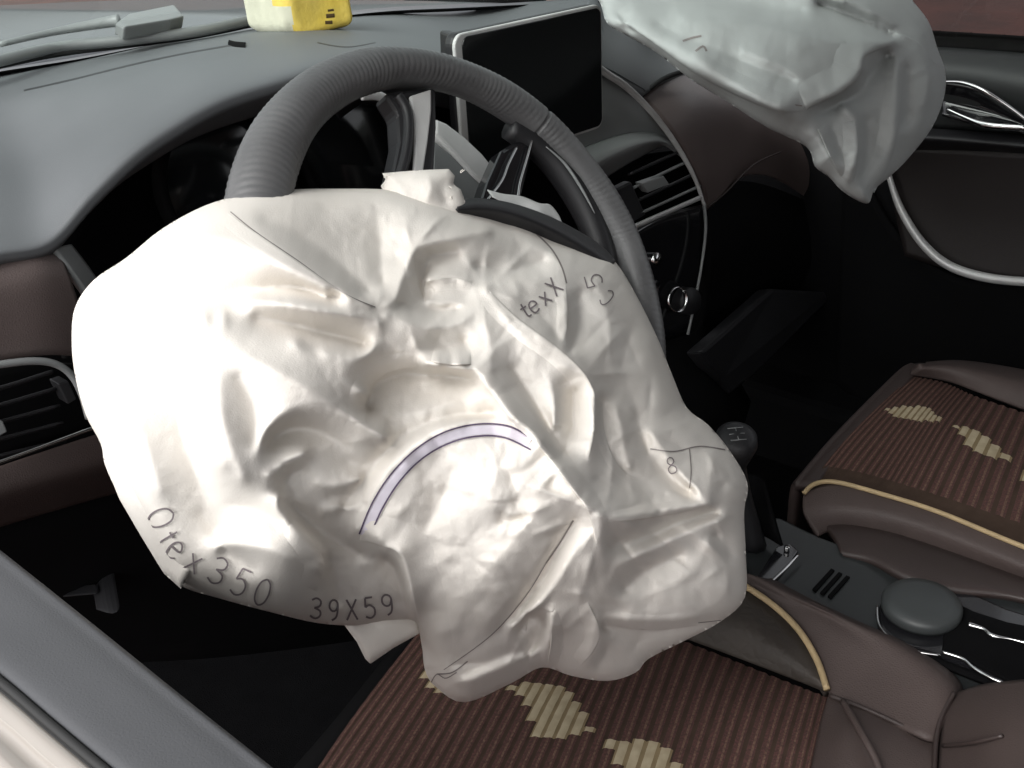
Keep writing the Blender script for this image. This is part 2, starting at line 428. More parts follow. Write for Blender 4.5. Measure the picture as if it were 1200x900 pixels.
GLYPH = {
 'O': [[(.3, 1), (.08, .85), (0, .5), (.08, .15), (.3, 0), (.52, .15), (.6, .5), (.52, .85), (.3, 1)]],
 '0': [[(.28, 1), (.1, .85), (.03, .5), (.1, .15), (.28, 0), (.46, .15), (.53, .5), (.46, .85), (.28, 1)]],
 't': [[(.22, .85), (.2, .2), (.28, .02), (.42, .05)], [(.03, .6), (.4, .6)]],
 'e': [[(.05, .35), (.5, .38), (.45, .6), (.25, .68), (.07, .55), (.03, .3), (.12, .05), (.3, 0), (.48, .1)]],
 'x': [[(.03, .65), (.5, 0)], [(.5, .65), (.03, 0)]],
 'X': [[(.03, 1), (.55, 0)], [(.55, 1), (.03, 0)]],
 '3': [[(.05, .88), (.25, 1), (.48, .88), (.45, .62), (.2, .52)], [(.2, .52), (.5, .4), (.52, .15), (.28, 0), (.04, .12)]],
 '5': [[(.5, 1), (.12, 1)], [(.12, 1), (.08, .55)], [(.08, .55), (.3, .64), (.52, .45), (.5, .15), (.28, 0), (.05, .1)]],
 '9': [[(.5, .7), (.4, .48), (.2, .45), (.05, .62), (.08, .88), (.27, 1), (.47, .88), (.5, .6), (.42, .15), (.2, 0)]],
 '8': [[(.27, .53), (.08, .68), (.12, .92), (.28, 1), (.44, .92), (.48, .68), (.27, .53), (.04, .35), (.08, .06), (.28, 0), (.5, .08), (.52, .35), (.27, .53)]],
 '1': [[(.12, .8), (.3, 1)], [(.3, 1), (.3, 0)]],
 '/': [[(.05, -.1), (.5, 1.1)]],
 'C': [[(.5, .85), (.3, 1), (.1, .85), (.03, .5), (.1, .15), (.3, 0), (.5, .15)]],
 ' ': [],
}
def write_on(cloth, name, text, base, size, m, parent, width=1.7, adv=0.8, slant=0.0):
    """single-stroke stencil lettering that follows a baseline over the folded cloth"""
    P = np.array(catmull(base, 8)); dl = np.hypot(*np.diff(P, axis=0).T); Ls = np.concatenate([[0], np.cumsum(dl)])
    pos = 0; objs = []
    for ch in text:
        VV = []; FF = []
        for stk in GLYPH[ch]:
            pts = []
            for (gx, gy) in stk:
                l = pos + (gx + slant * gy) * size; X = np.interp(l, Ls, P[:, 0]); Y = np.interp(l, Ls, P[:, 1])
                X2 = np.interp(l + 2, Ls, P[:, 0]); Y2 = np.interp(l + 2, Ls, P[:, 1]); X1 = np.interp(l - 2, Ls, P[:, 0]); Y1 = np.interp(l - 2, Ls, P[:, 1])
                tx, ty = X2 - X1, Y2 - Y1; n_ = math.hypot(tx, ty) + 1e-9
                pts.append((X + ty / n_ * gy * size, Y - tx / n_ * gy * size))
            cloth.add_strip(VV, FF, pts, width, 0.0017, 4)
        if VV: objs.append(mesh(name, VV, FF, m, parent, True))
        pos += size * adv * (0.6 if ch in 't1' else 1.0)
    return objs

# ------------------------------------------------------------------ materials of the cabin
M_PAD = mat('grey_soft_plastic', (0.135, 0.143, 0.150), 0.55, color2=(0.11, 0.117, 0.123), vscale=5, bump=0.35, bscale=700, voronoi=True, bdist=0.0004)
M_BLACK = mat('black_plastic', (0.016, 0.016, 0.018), 0.5, vscale=12, bump=0.3, bscale=900, bdist=0.0004)
M_DEEP = mat('recess_shade_plastic', (0.004, 0.004, 0.0045), 0.9, vscale=12, spec=0.08)  # near-black base stands in for the shade in footwells and recesses
M_GLOSS = mat('gloss_black', (0.012, 0.012, 0.014), 0.12, vscale=8, coat=0.4)
M_SCREEN = mat('dark_glass', (0.010, 0.011, 0.012), 0.10, vscale=4)
M_SILVER = mat('satin_silver', (0.56, 0.56, 0.55), 0.34, .3, vscale=30, color2=(0.5, 0.5, 0.5))
M_CHROME = mat('chrome', (0.80, 0.80, 0.80), 0.14, 1.0, vscale=30, color2=(0.7, 0.7, 0.7))
M_GREYTRIM = mat('grey_trim', (0.24, 0.25, 0.25), 0.38, vscale=9, color2=(0.2, 0.21, 0.21))
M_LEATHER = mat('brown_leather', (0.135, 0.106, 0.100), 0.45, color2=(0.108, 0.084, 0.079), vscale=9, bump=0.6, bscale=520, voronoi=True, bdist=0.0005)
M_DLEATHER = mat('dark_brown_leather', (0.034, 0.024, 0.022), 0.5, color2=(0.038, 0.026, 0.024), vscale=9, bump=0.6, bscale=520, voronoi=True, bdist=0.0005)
M_SEATL = mat('seat_leatherette', (0.070, 0.052, 0.048), 0.55, color2=(0.054, 0.040, 0.037), spec=.3, vscale=8, bump=0.6, bscale=420, voronoi=True, bdist=0.0006)
M_PIPING = mat('beige_piping', (0.42, 0.31, 0.17), 0.6, vscale=60, bump=0.5, bscale=900)
M_RIBA = mat('ribbed_knit_red_brown', (0.105, 0.050, 0.044), 0.85, color2=(0.060, 0.034, 0.030), vscale=480, bump=0.8, bscale=1400, spec=0.15)
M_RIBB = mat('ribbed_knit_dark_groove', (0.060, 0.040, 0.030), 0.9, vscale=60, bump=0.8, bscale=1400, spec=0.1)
M_RIBC = mat('ribbed_knit_cream', (0.46, 0.39, 0.27), 0.85, color2=(0.36, 0.30, 0.2), vscale=80, bump=0.8, bscale=1400, spec=0.15)
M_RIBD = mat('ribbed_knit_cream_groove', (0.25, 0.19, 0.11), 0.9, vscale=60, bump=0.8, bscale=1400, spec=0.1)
M_RIBT = mat('ribbed_knit_tan_line', (0.17, 0.105, 0.08), 0.85, color2=(0.08, 0.048, 0.038), vscale=420, bump=0.8, bscale=1400, spec=0.1)
M_QUILT = mat('dark_quilted_leather', (0.048, 0.040, 0.034), 0.55, color2=(0.032, 0.026, 0.022), spec=.3, vscale=26, bump=0.9, bscale=90, voronoi=True, bdist=0.0015)
M_RUBBER = mat('black_rubber', (0.018, 0.018, 0.018), 0.65, vscale=20)
M_PAINT = mat('pearl_beige_paint', (0.36, 0.33, 0.30), 0.4, vscale=3, color2=(0.33, 0.30, 0.27), coat=0.6)
M_CARPET = mat('black_carpet', (0.004, 0.004, 0.0045), 0.95, vscale=40, bump=1.0, bscale=600, spec=0.03, bdist=0.003)
M_SILL = mat('grey_door_plastic', (0.080, 0.082, 0.088), 0.7, vscale=7, color2=(0.068, 0.07, 0.075), spec=.3, bump=0.4, bscale=600, voronoi=True, bdist=0.0004)
M_ROOF = mat('headlining', (0.35, 0.33, 0.31), 0.9, vscale=10)
def glass_mat(name, tint, gl):
    m = bpy.data.materials.new(name); m.use_nodes = True; nt = m.node_tree; N = nt.nodes; L = nt.links
    N.remove(N['Principled BSDF']); o = N['Material Output']
    a = N.new('ShaderNodeBsdfTransparent'); a.inputs['Color'].default_value = (*tint, 1)
    g = N.new('ShaderNodeBsdfGlossy'); g.inputs['Roughness'].default_value = 0.02
    d = N.new('ShaderNodeBsdfDiffuse'); d.inputs['Color'].default_value = (0.6, 0.58, 0.56, 1)
    f = N.new('ShaderNodeFresnel'); f.inputs['IOR'].default_value = 1.45
    mx = N.new('ShaderNodeMixShader'); L.new(f.outputs[0], mx.inputs[0]); L.new(a.outputs[0], mx.inputs[1]); L.new(g.outputs[0], mx.inputs[2])
    m2 = N.new('ShaderNodeMixShader'); m2.inputs[0].default_value = gl
    L.new(mx.outputs[0], m2.inputs[1]); L.new(d.outputs[0], m2.inputs[2]); L.new(m2.outputs[0], o.inputs['Surface'])
    return m
M_GLASS = glass_mat('windscreen_glass', (0.80, 0.87, 0.84), 0.04)
M_TINT = glass_mat('tinted_window_glass', (0.30, 0.28, 0.28), 0.01)

# ------------------------------------------------------------------ the setting: paving outside, cabin floor
bm = bmesh.new(); bmesh.ops.create_grid(bm, x_segments=2, y_segments=2, size=150)
me = bpy.data.meshes.new('ground'); bm.to_mesh(me); bm.free()
M_GROUND = mat('red_brown_paving', (0.13, 0.06, 0.05), 0.9, color2=(0.08, 0.045, 0.04), vscale=2.2, bump=0.6, bscale=14, bdist=0.01)
g = struct(link('ground', me, M_GROUND)); g.location = (0, 0, -1.12)
M_PAVER = mat('red_paver', (0.12, 0.055, 0.045), 0.9, color2=(0.07, 0.038, 0.032), vscale=5, bump=0.4, bscale=60, bdist=0.003)
pv = []; pf = []
rnd = random.Random(4)
for i in range(26):                                     # paving blocks beyond the passenger window
    for j in range(44):
        x0 = 1.6 + i * 0.21 + (0.105 if j % 2 else 0); y0 = -1.4 + j * 0.11; z = -1.11 + rnd.uniform(-.003, .003); k = len(pv)
        pv += [(x0, y0, z), (x0 + .2, y0, z), (x0 + .2, y0 + .1, z), (x0, y0 + .1, z)]
        pv += [(x0, y0, z - .02), (x0 + .2, y0, z - .02), (x0 + .2, y0 + .1, z - .02), (x0, y0 + .1, z - .02)]
        pf += [(k, k + 1, k + 2, k + 3), (k, k + 4, k + 5, k + 1), (k + 1, k + 5, k + 6, k + 2), (k + 2, k + 6, k + 7, k + 3), (k + 3, k + 7, k + 4, k)]
po = mesh('paving_blocks', pv, pf, M_PAVER, None, False); po['kind'] = 'stuff'; po['label'] = 'red brown paving blocks outside the passenger window'; po['category'] = 'paving'
fl = struct(box('floor', (.33, -.25, -.80), (.85, 1.15, .04), M_CARPET, bevel=0.01))

# ------------------------------------------------------------------ car body shell round the cabin
body = empty('car_body', 'pale beige car body with roof and bonnet enclosing the cabin', 'car body')
ro = loft('roof', [[(-.36, -1.5, .55), (-.05, -1.5, .62), (.33, -1.5, .64), (.75, -1.5, .62), (1.02, -1.5, .55)],
              [(-.36, -.6, .57), (-.05, -.6, .65), (.33, -.6, .67), (.75, -.6, .65), (1.02, -.6, .57)],
              [(-.34, .0, .52), (-.05, .02, .60), (.33, .04, .62), (.75, .02, .60), (1.0, .0, .52)]], M_ROOF, body, thick=-0.03)
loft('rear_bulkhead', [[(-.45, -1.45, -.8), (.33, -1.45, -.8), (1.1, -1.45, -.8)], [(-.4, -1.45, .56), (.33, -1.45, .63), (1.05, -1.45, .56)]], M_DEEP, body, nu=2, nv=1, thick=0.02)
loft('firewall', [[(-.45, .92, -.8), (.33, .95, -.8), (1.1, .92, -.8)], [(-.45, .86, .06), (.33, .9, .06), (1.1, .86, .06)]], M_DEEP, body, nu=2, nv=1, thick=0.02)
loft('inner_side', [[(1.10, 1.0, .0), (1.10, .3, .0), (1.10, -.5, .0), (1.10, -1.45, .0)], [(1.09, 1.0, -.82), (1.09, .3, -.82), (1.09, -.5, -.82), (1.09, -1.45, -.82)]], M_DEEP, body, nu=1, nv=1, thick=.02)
for sx in (-.40, 1.06):
    tube('front_pillar', [(sx, .66, .06), (sx + (.02 if sx < 0 else -.02), .35, .30), (sx + (.05 if sx < 0 else -.05), .02, .53)], .035, M_ROOF, body)
    tube('centre_pillar', [(sx, -1.02, -.3), (sx + (.03 if sx < 0 else -.03), -1.05, .1), (sx + (.05 if sx < 0 else -.05), -1.05, .56)], .05, M_ROOF, body)
    box('door_sill', (sx, -.25, -.72), (.06, .9, .1), M_DEEP, body, bevel=.02)
# windscreen base line, measured at the height of the dashboard top
WS = [(-90, 96), (-40, 89), (0, 81), (90, 67), (180, 50), (283, 34), (430, 13), (540, 7), (640, 2), (760, -4), (900, -8)]
WZ = [.118] * 8 + [.11, .10, .09]
wsb = [np.array(PZ(u, v, z)) for (u, v), z in zip(WS, WZ)]
top = [np.array([-.36 + 1.36 * i / (len(wsb) - 1), .01 + .03 * math.sin(math.pi * i / (len(wsb) - 1)), .53 + .08 * math.sin(math.pi * i / (len(wsb) - 1))]) for i in range(len(wsb))]
midr = [a * .5 + b * .5 + np.array([0, .03, .02]) for a, b in zip(wsb, top)]
glass = empty('windscreen', 'sloping windscreen glass with black lower edge above the dashboard', 'windscreen')
loft('glass_pane', [[p + np.array([0, .004, .002]) for p in wsb], midr, top], M_GLASS, glass, nu=4, nv=6, thick=0)
loft('black_edge_band', [[p + np.array([0, -.002, -.004]) for p in wsb], [p + np.array([.002, .022, -.008]) for p in wsb]], M_DEEP, glass, nu=4, nv=2, thick=0.002)
loft('cowl', [[p + np.array([.0, .02, -.03]) for p in wsb], [p + np.array([.01, .14, -.035]) for p in wsb]], M_GREYTRIM, body, nu=4, nv=3, thick=0.01)
loft('bonnet', [[p + np.array([-.05, .15, -.02]) for p in wsb], [p + np.array([-.12, .7, -.02]) for p in wsb], [p + np.array([-.15, 1.5, -.06]) for p in wsb], [p + np.array([-.15, 1.65, -.2]) for p in wsb]],
     mat('grey_reflecting_bonnet', (0.085, 0.09, 0.10), 0.5, vscale=4, coat=0.5), body, nu=4, nv=5, thick=0.01)
wp = empty('windscreen_wiper', 'grey wiper arm and blade lying at the foot of the windscreen on the left', 'wiper')
tube('blade', [PZ(-60, 85, .13), PZ(0, 71, .132), PZ(70, 55, .132), PZ(150, 47, .132), PZ(230, 37, .132), PZ(300, 22, .132)], .006, M_GREYTRIM, wp, seg=8)
tube('blade_rubber', [PZ(-60, 90, .126), PZ(0, 76, .126), PZ(70, 62, .126), PZ(150, 52, .126), PZ(230, 41, .126), PZ(300, 27, .126)], .004, M_RUBBER, wp, seg=8)
tube('arm', [PZ(0, 52, .14), PZ(60, 38, .142), PZ(120, 27, .145), PZ(140, 24, .146)], [.003, .004, .006, .007], M_GREYTRIM, wp, seg=8)
prism('arm_cover', [PZ(u, v, .15) for u, v in ((136, 26), (150, 16), (205, 5), (216, 18), (200, 22), (145, 31))], (0, .01, -.015), M_GREYTRIM, wp, bevel=.003)

# ------------------------------------------------------------------ dashboard
dash = empty('dashboard', 'grey and brown dashboard with chrome trims spanning the cabin under the windscreen', 'dashboard')
LIP = [(-60, 319, .2), (0, 303, .2), (62, 289, .2), (112, 236, .2), (160, 190, .2), (205, 158, .2), (262, 126, .2), (330, 103, .2), (400, 84, .2), (480, 80, .21), (560, 98, .23), (640, 112, .26), (712, 86, .27)]
BK = [(-90, 96), (-40, 89), (0, 81), (45, 74), (90, 67), (135, 59), (180, 50), (232, 42), (283, 34), (340, 26), (430, 13), (540, 7), (700, -3)]
lip = [np.array(PY(*p)) for p in LIP]; bk = [np.array(PZ(u, v, .112)) for u, v in BK]
r0 = [p + np.array([0, .05, -.030]) for p in lip]; r1 = [p + np.array([0, .012, -.010]) for p in lip]
r3 = [p + np.array([0, .012, .009]) for p in lip]; r4 = [p * .8 + b * .2 + np.array([0, 0, .012]) for p, b in zip(lip, bk)]
r5 = [p * .45 + b * .55 + np.array([0, 0, .012]) for p, b in zip(lip, bk)]
pad_o = loft('top_pad', [r0, r1, lip, r3, r4, r5, bk], M_PAD, dash, nu=8, nv=6, thick=0.004)
def groove(name, pts, z, wd, m, par):
    tube(name, [PZ(u, v, z) for u, v in pts], wd, m, par, seg=8, flat=((0, 0, 1), .3))

# ------------------------------------------------------------------ driver airbag
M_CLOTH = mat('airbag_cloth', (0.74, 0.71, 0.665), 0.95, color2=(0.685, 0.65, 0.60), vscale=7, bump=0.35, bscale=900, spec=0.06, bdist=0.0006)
M_INK = mat('stencil_ink', (0.24, 0.21, 0.22), 0.8, spec=0.1)
M_THREAD = mat('dark_thread', (0.13, 0.10, 0.16), 0.8, spec=0.1)
M_BAND = mat('reinforcing_band', (0.74, 0.70, 0.78), 0.75, spec=0.2, bump=0.2, bscale=1200)
OUT1 = [(84, 400), (88, 360), (110, 328), (148, 302), (190, 268), (240, 241), (290, 227), (340, 222), (400, 221), (452, 222),
 (500, 228), (540, 240), (575, 250), (620, 262), (665, 282), (700, 296), (722, 308), (745, 345), (770, 395), (788, 440), (805, 478),
 (830, 498), (855, 528), (876, 566), (872, 600), (874, 650), (873, 700), (845, 728), (800, 752), (760, 772), (745, 788), (712, 798),
 (670, 792), (635, 782), (600, 800), (545, 823), (512, 806), (498, 785), (494, 750), (486, 728), (462, 728), (420, 733), (372, 730), (320, 718), (260, 702), (215, 688),
 (190, 668), (165, 625), (140, 582), (123, 545), (118, 520), (100, 485), (88, 440)]
CT1 = [(90, 400, .63), (130, 330, .64), (200, 270, .67), (290, 230, .70), (380, 225, .745), (460, 225, .77), (540, 245, .80), (650, 275, .87), (720, 310, .89),
 (770, 400, .86), (830, 500, .84), (875, 570, .83), (872, 690, .82), (760, 770, .82), (640, 780, .80), (545, 820, .80), (495, 760, .775), (400, 730, .72), (260, 700, .665),
 (190, 660, .64), (125, 545, .62),
 (250, 400, .61), (420, 345, .665), (330, 290, .66), (450, 290, .735), (300, 550, .60), (420, 500, .63), (540, 320, .76), (540, 450, .675), (560, 600, .66), (650, 420, .73), (690, 600, .685), (650, 350, .79), (800, 600, .77), (700, 720, .75), (570, 720, .71),
 (330, 660, .625), (730, 400, .82), (400, 610, .655)]
# ridge (+) and valley (-) lines as (u, v, height in mm)
LN1 = [
 [(240, 372, 13), (232, 430, 13), (244, 490, 15), (262, 545, 14)], [(280, 440, 8), (300, 480, 4), (300, 520, 5)],
 [(270, 590, -6), (300, 600, -2), (330, 616, 4)], [(236, 600, -10), (262, 640, -6), (300, 668, 0)],
 # left lobes
 [(130, 318, 8), (190, 292, 14), (260, 280, 16), (330, 312, 14), (385, 345, 9)],
 [(112, 352, -5), (170, 357, -11), (240, 351, -13), (300, 342, -15), (350, 336, -14), (395, 350, -7)],
 [(115, 410, 8), (138, 460, 10), (168, 520, 10), (188, 575, 7)],
 [(186, 400, 1), (206, 440, -2), (214, 500, -5), (234, 560, -9), (258, 622, -11)],
 [(262, 368, 10), (255, 430, 14), (262, 500, 16), (285, 560, 13)],
 [(225, 395, 8), (290, 420, 15), (350, 450, 16), (400, 482, 15), (452, 514, 12)],
 [(290, 350, 8), (350, 358, 13), (400, 368, 12), (446, 374, 8)],
 [(300, 372, -5), (340, 380, -12), (385, 392, -14), (430, 404, -13)],
 [(380, 412, 9), (420, 420, 9), (440, 405, 5)],
 [(345, 400, 7), (390, 440, 10), (430, 462, 9)],
 # two arched caves
 [(300, 545, 9), (308, 514, 12), (330, 490, 12), (356, 478, 12), (404, 488, 14), (446, 514, 11)],
 [(313, 522, -10), (326, 505, -15), (348, 500, -15), (376, 506, -9), (410, 526, -3)],
 [(312, 566, 5), (338, 540, 6), (356, 532, 7)], [(384, 520, -4), (410, 540, -5), (436, 550, -3)],
 [(330, 570, -9), (340, 556, -14), (356, 550, -10)], [(350, 585, -6), (372, 600, -9)],
 [(322, 580, 6), (334, 604, 8), (362, 636, 12), (376, 660, 13)],
 [(340, 592, -16), (366, 618, -16), (398, 636, -14), (424, 652, -13)],
 [(372, 566, 1), (396, 570, 4), (422, 562, 4)], [(384, 580, -6), (404, 582, -5), (424, 578, -3)], [(380, 598, -1), (405, 596, 3), (430, 592, 3)],
 [(250, 640, 4), (300, 640, 13), (345, 655, 15), (374, 668, 12)],
 [(386, 656, -10), (394, 680, -10), (396, 705, -7)],
 [(215, 655, 3), (280, 680, 5), (340, 700, 5), (400, 715, 2)],
 [(425, 660, -6), (450, 680, -6), (468, 700, -8)],
 [(134, 556, -2), (165, 604, -3), (196, 655, -2)], [(150, 552, 5), (178, 600, 5), (208, 645, 4)],
 # arch band and central drape
 [(418, 622, 6), (432, 590, 7), (455, 552, 8), (486, 522, 9), (520, 502, 9), (560, 492, 8), (600, 494, 7), (622, 512, 5)],
 [(400, 600, -4), (425, 565, -5), (450, 532, -3), (480, 505, -6), (530, 488, -9), (580, 484, -10)],
 [(455, 640, 15), (470, 652, 16), (480, 690, 14), (488, 735, 11), (498, 790, 7)],
 [(448, 655, -11), (464, 668, -12), (473, 700, -11), (482, 740, -8)],
 [(430, 622, 9), (450, 634, 12), (470, 648, 16)],
 [(470, 600, 11), (500, 560, 4), (515, 535, 4)], [(500, 620, 3), (520, 580, -1), (530, 550, 2)],
 [(540, 660, 5), (500, 700, 4), (510, 745, 3)], [(520, 690, 6), (545, 700, 8)],
 [(650, 560, 8), (622, 605, 9), (585, 650, 9), (555, 690, 8), (530, 735, 5)],
 [(572, 560, 10), (575, 585, 12), (600, 604, 9), (612, 598, 6)], [(590, 612, 3), (620, 607, 1)],
 [(508, 743, 6), (540, 705, 7)],
 [(676, 608, -4), (655, 640, -6), (634, 682, -7), (584, 739, -6), (535, 772, -3)], [(650, 620, 3), (620, 672, 2), (572, 728, 1)],
 [(688, 622, 8), (668, 655, 10), (645, 692, 11), (626, 713, 11), (600, 735, 6)],
 [(612, 738, -14), (620, 722, -17), (634, 726, -16), (628, 750, -12), (618, 770, -6)],
 [(648, 716, 13), (644, 745, 12), (637, 778, 7)],
 [(660, 740, 2), (660, 765, 1)],
 [(690, 702, 10), (705, 738, 11), (695, 768, 7), (670, 790, 3)],
 [(712, 760, -4), (700, 785, -4)],
 [(520, 806, 3), (580, 786, 5), (632, 762, 4)], [(545, 790, -4), (585, 770, -5), (620, 760, -5)],
 # main diagonal ridges
 [(500, 426, 13), (530, 430, 15), (558, 431, 17), (580, 405, 14), (602, 378, 13)],
 [(430, 478, -16), (440, 450, -22), (480, 438, -20), (530, 440, -14), (556, 448, -6)],
 [(455, 490, -6), (500, 480, -5), (540, 470, -5)],
 [(558, 432, 17), (582, 465, 14), (608, 496, 15), (634, 518, 15), (660, 555, 16), (684, 588, 18), (706, 606, 20)],
 [(600, 430, -2), (620, 460, -8), (640, 492, -11), (655, 520, -7)],
 [(568, 338, 14), (608, 376, 15), (660, 412, 16), (686, 438, 16), (697, 462, 15), (696, 500, 10), (690, 540, 6)],
 [(640, 430, 7), (650, 470, 4), (648, 500, 2)],
 [(672, 458, -8), (672, 500, -11), (662, 530, -8)],
 [(706, 470, -7), (708, 505, -9), (722, 540, -8), (748, 562, -6)],
 [(722, 478, 4), (730, 510, 3), (736, 548, 0)],
 [(745, 480, -3), (758, 525, -4), (790, 562, -3), (812, 576, -2)],
 [(762, 505, 6), (790, 545, 8), (815, 572, 13), (831, 588, 16)],
 [(706, 606, 20), (750, 602, 14), (790, 596, 14), (831, 590, 17)],
 [(700, 560, 0), (740, 572, -3), (780, 580, 0)],
 [(706, 606, 20), (704, 635, 15), (708, 660, 11), (704, 700, 7)],
 [(720, 640, -2), (757, 630, -6), (800, 612, -6), (838, 600, -4)],
 [(724, 662, 7), (770, 640, 8), (820, 618, 9), (866, 600, 8)],
 [(732, 692, -7), (750, 675, -9), (772, 662, -7), (800, 650, -4)],
 [(750, 705, 5), (790, 685, 8), (826, 662, 6)],
 [(826, 628, 7), (834, 642, 9), (846, 655, 4)], [(840, 625, -4), (850, 638, -5), (858, 650, -4)],
 [(704, 722, 8), (750, 726, 11), (800, 725, 10), (866, 712, 6)],
 [(706, 734, -5), (750, 738, -5), (800, 736, -5), (864, 724, -3)],
 [(835, 530, 4), (860, 560, 6), (868, 590, 5)],
 # upper middle
 [(436, 362, 7), (460, 355, 9), (472, 325, 12), (484, 294, 13), (502, 286, 12), (540, 278, 11), (572, 270, 8)],
 [(498, 348, -9), (496, 318, -8), (506, 300, -5), (540, 296, -1)],
 [(500, 328, 7), (526, 323, 9), (554, 329, 8)], [(502, 354, 2), (540, 354, 3), (556, 334, 8)],
 [(464, 372, 9), (500, 384, 12), (540, 378, 12), (568, 350, 11)], [(470, 356, -2), (495, 362, -5), (536, 362, -5)],
 [(470, 410, 1), (510, 408, 0), (550, 398, 2)],
 [(568, 337, 14), (610, 331, 9), (664, 320, 8)], [(560, 312, -4), (600, 316, -5), (640, 306, -3)],
 [(600, 262, 3), (632, 286, 6), (658, 312, 8), (665, 345, 7), (662, 400, 8)],
 [(678, 345, -5), (680, 380, -6), (668, 412, 0)], [(610, 350, 7), (640, 375, 5), (655, 395, 5)],
 [(700, 330, 6), (712, 370, 8), (715, 420, 7), (720, 460, 3)], [(745, 375, 0), (735, 405, -1), (728, 430, 1)],
 [(760, 400, 5), (775, 445, 5), (800, 490, 3)],
 # top panel behind the seam
 [(262, 246, 6), (300, 272, 9), (350, 306, 11), (400, 341, 11), (436, 361, 10)],
 [(310, 255, -2), (350, 275, -7), (400, 312, -10), (434, 342, -6)], [(380, 240, -4), (405, 270, -6), (425, 310, -6)],
 [(440, 240, -4), (445, 280, -6), (448, 330, -6)], [(468, 236, -1), (462, 270, 1), (458, 300, 2)], [(520, 250, 3), (560, 258, 4)],
]
ST1 = []
_rc = random.Random(12)
for (hu, hv, n_, l0, l1, hmx) in ((706, 606, 9, 40, 120, 3.0), (568, 338, 8, 30, 100, 2.6), (558, 432, 7, 30, 90, 2.4), (686, 440, 8, 30, 110, 2.8), (831, 588, 7, 30, 80, 2.4), (500, 426, 5, 20, 60, 2.0),
                                  (626, 726, 8, 25, 80, 2.6), (704, 700, 7, 30, 90, 2.2), (500, 785, 6, 30, 110, 2.4), (452, 514, 5, 20, 60, 1.6), (376, 655, 5, 20, 60, 1.4), (484, 294, 6, 25, 70, 2.0),
                                  (664, 330, 6, 25, 80, 2.0), (760, 500, 6, 30, 90, 2.2), (850, 660, 6, 30, 90, 2.2), (440, 362, 6, 20, 60, 2.0), (600, 605, 5, 20, 60, 1.8), (330, 560, 5, 20, 50, 1.6), (650, 520, 6, 25, 70, 2.2), (540, 640, 5, 40, 90, 1.2)):
    a0 = _rc.uniform(0, 6.28)
    for k_ in range(n_):
        an = a0 + 6.283 * (k_ + _rc.uniform(-.3, .3)) / n_; ln = _rc.uniform(l0, l1); bend = _rc.uniform(-.25, .25); h_ = _rc.choice((1, 1, -1)) * _rc.uniform(.5, 1) * hmx
        pts_ = [(hu + math.cos(an + bend * q_) * ln * q_, hv + math.sin(an + bend * q_) * ln * q_) for q_ in (.06, .35, .7, 1.0)]
        ww = _rc.uniform(3.0, 7.5); ST1.append((pts_, h_, ww, ww * _rc.uniform(.6, 1.8), 2.2, .6))
for k_ in range(46):
    cx_, cy_ = _rc.uniform(440, 860), _rc.uniform(270, 790); an = _rc.choice((.9, -.5, 2.2, _rc.uniform(0, 3.1))) + _rc.uniform(-.3, .3); ln = _rc.uniform(14, 38)
    ww = _rc.uniform(2.6, 5.5)
    ST1.append(([(cx_ - math.cos(an) * ln, cy_ - math.sin(an) * ln), (cx_ + _rc.uniform(-4, 4), cy_ + _rc.uniform(-4, 4)), (cx_ + math.cos(an) * ln, cy_ + math.sin(an) * ln)], _rc.choice((1, -1)) * _rc.uniform(.6, 1.7), ww, ww * _rc.uniform(.7, 1.6), 2.0, .5))
NZ1 = [('f', 66, 8, 3), ('f', 30, 2.6, 21), ('c', 44, 2.2, 11), ('f', 16, 0.9, 31)]
def lmask(U, V): return 1 / (1 + np.exp((U - 395 + .10 * (V - 450)) / 22.0))
def nmask(U, V): return .28 + .72 * (1 - lmask(U, V))
bag = empty('driver_airbag', 'large white deployed airbag with stencilled edge lettering hanging crumpled from the steering wheel', 'airbag')
CL1 = Cloth(OUT1, CT1, ST1, B=0.04, W=48, noise=NZ1, back=0.35, lines=LN1, mask=lmask, nmask=nmask, gain=2.3, lgain=1.45)
CL1.build('bag_cloth', M_CLOTH, bag)

for e_, sd_, w_, l_ in (
    ([(420, 632), (448, 640), (470, 652), (481, 690), (490, 730), (500, 788)], -1, 46, 8),
    ([(504, 423), (526, 427), (553, 427)], -1, 24, 7),
    ([(572, 340), (606, 372), (650, 404), (684, 436), (698, 466), (697, 508), (688, 542)], 1, 26, 6),
    ([(560, 440), (580, 468), (606, 500), (632, 524), (660, 560), (688, 598), (700, 640)], -1, 26, 6),
    ([(704, 731), (745, 737), (780, 737), (822, 731)], -1, 22, 6),
    ([(712, 612), (755, 608), (800, 600), (832, 592)], -1, 20, 5),
    ([(428, 498), (431, 462), (454, 438), (492, 430)], -1, 26, 6),
    ([(344, 608), (368, 636), (380, 664), (370, 694)], 1, 30, 6),
    ([(498, 356), (499, 331), (526, 325), (556, 330)], 1, 20, 4),
    ([(496, 352), (488, 322), (485, 294)], -1, 16, 5),
    ([(262, 247), (300, 273), (350, 307), (400, 342), (438, 362)], 1, 24, 3.5),
    ([(640, 716), (646, 745), (641, 780)], -1, 18, 6),
    ([(616, 742), (620, 722), (632, 714), (650, 718)], -1, 14, 5),
    ([(688, 704), (703, 738), (696, 762), (680, 780)], 1, 22, 5),
    ([(706, 470), (708, 505), (722, 542), (744, 562)], 1, 14, 4),
    ([(662, 332), (666, 366), (662, 402)], 1, 18, 3.5)):
    fold(CL1, e_, sd_, w_, l_, 'cloth_fold', M_CLOTH, bag)
def tubeY(name, pts, y, r, m, par, **k):
    return tube(name, [PY(u, v, y) for u, v in pts], r, m, par, **k)
def loftY(name, rows, m, par, **k):
    return loft(name, [[np.array(PY(*p)) for p in r] for r in rows], m, par, **k)
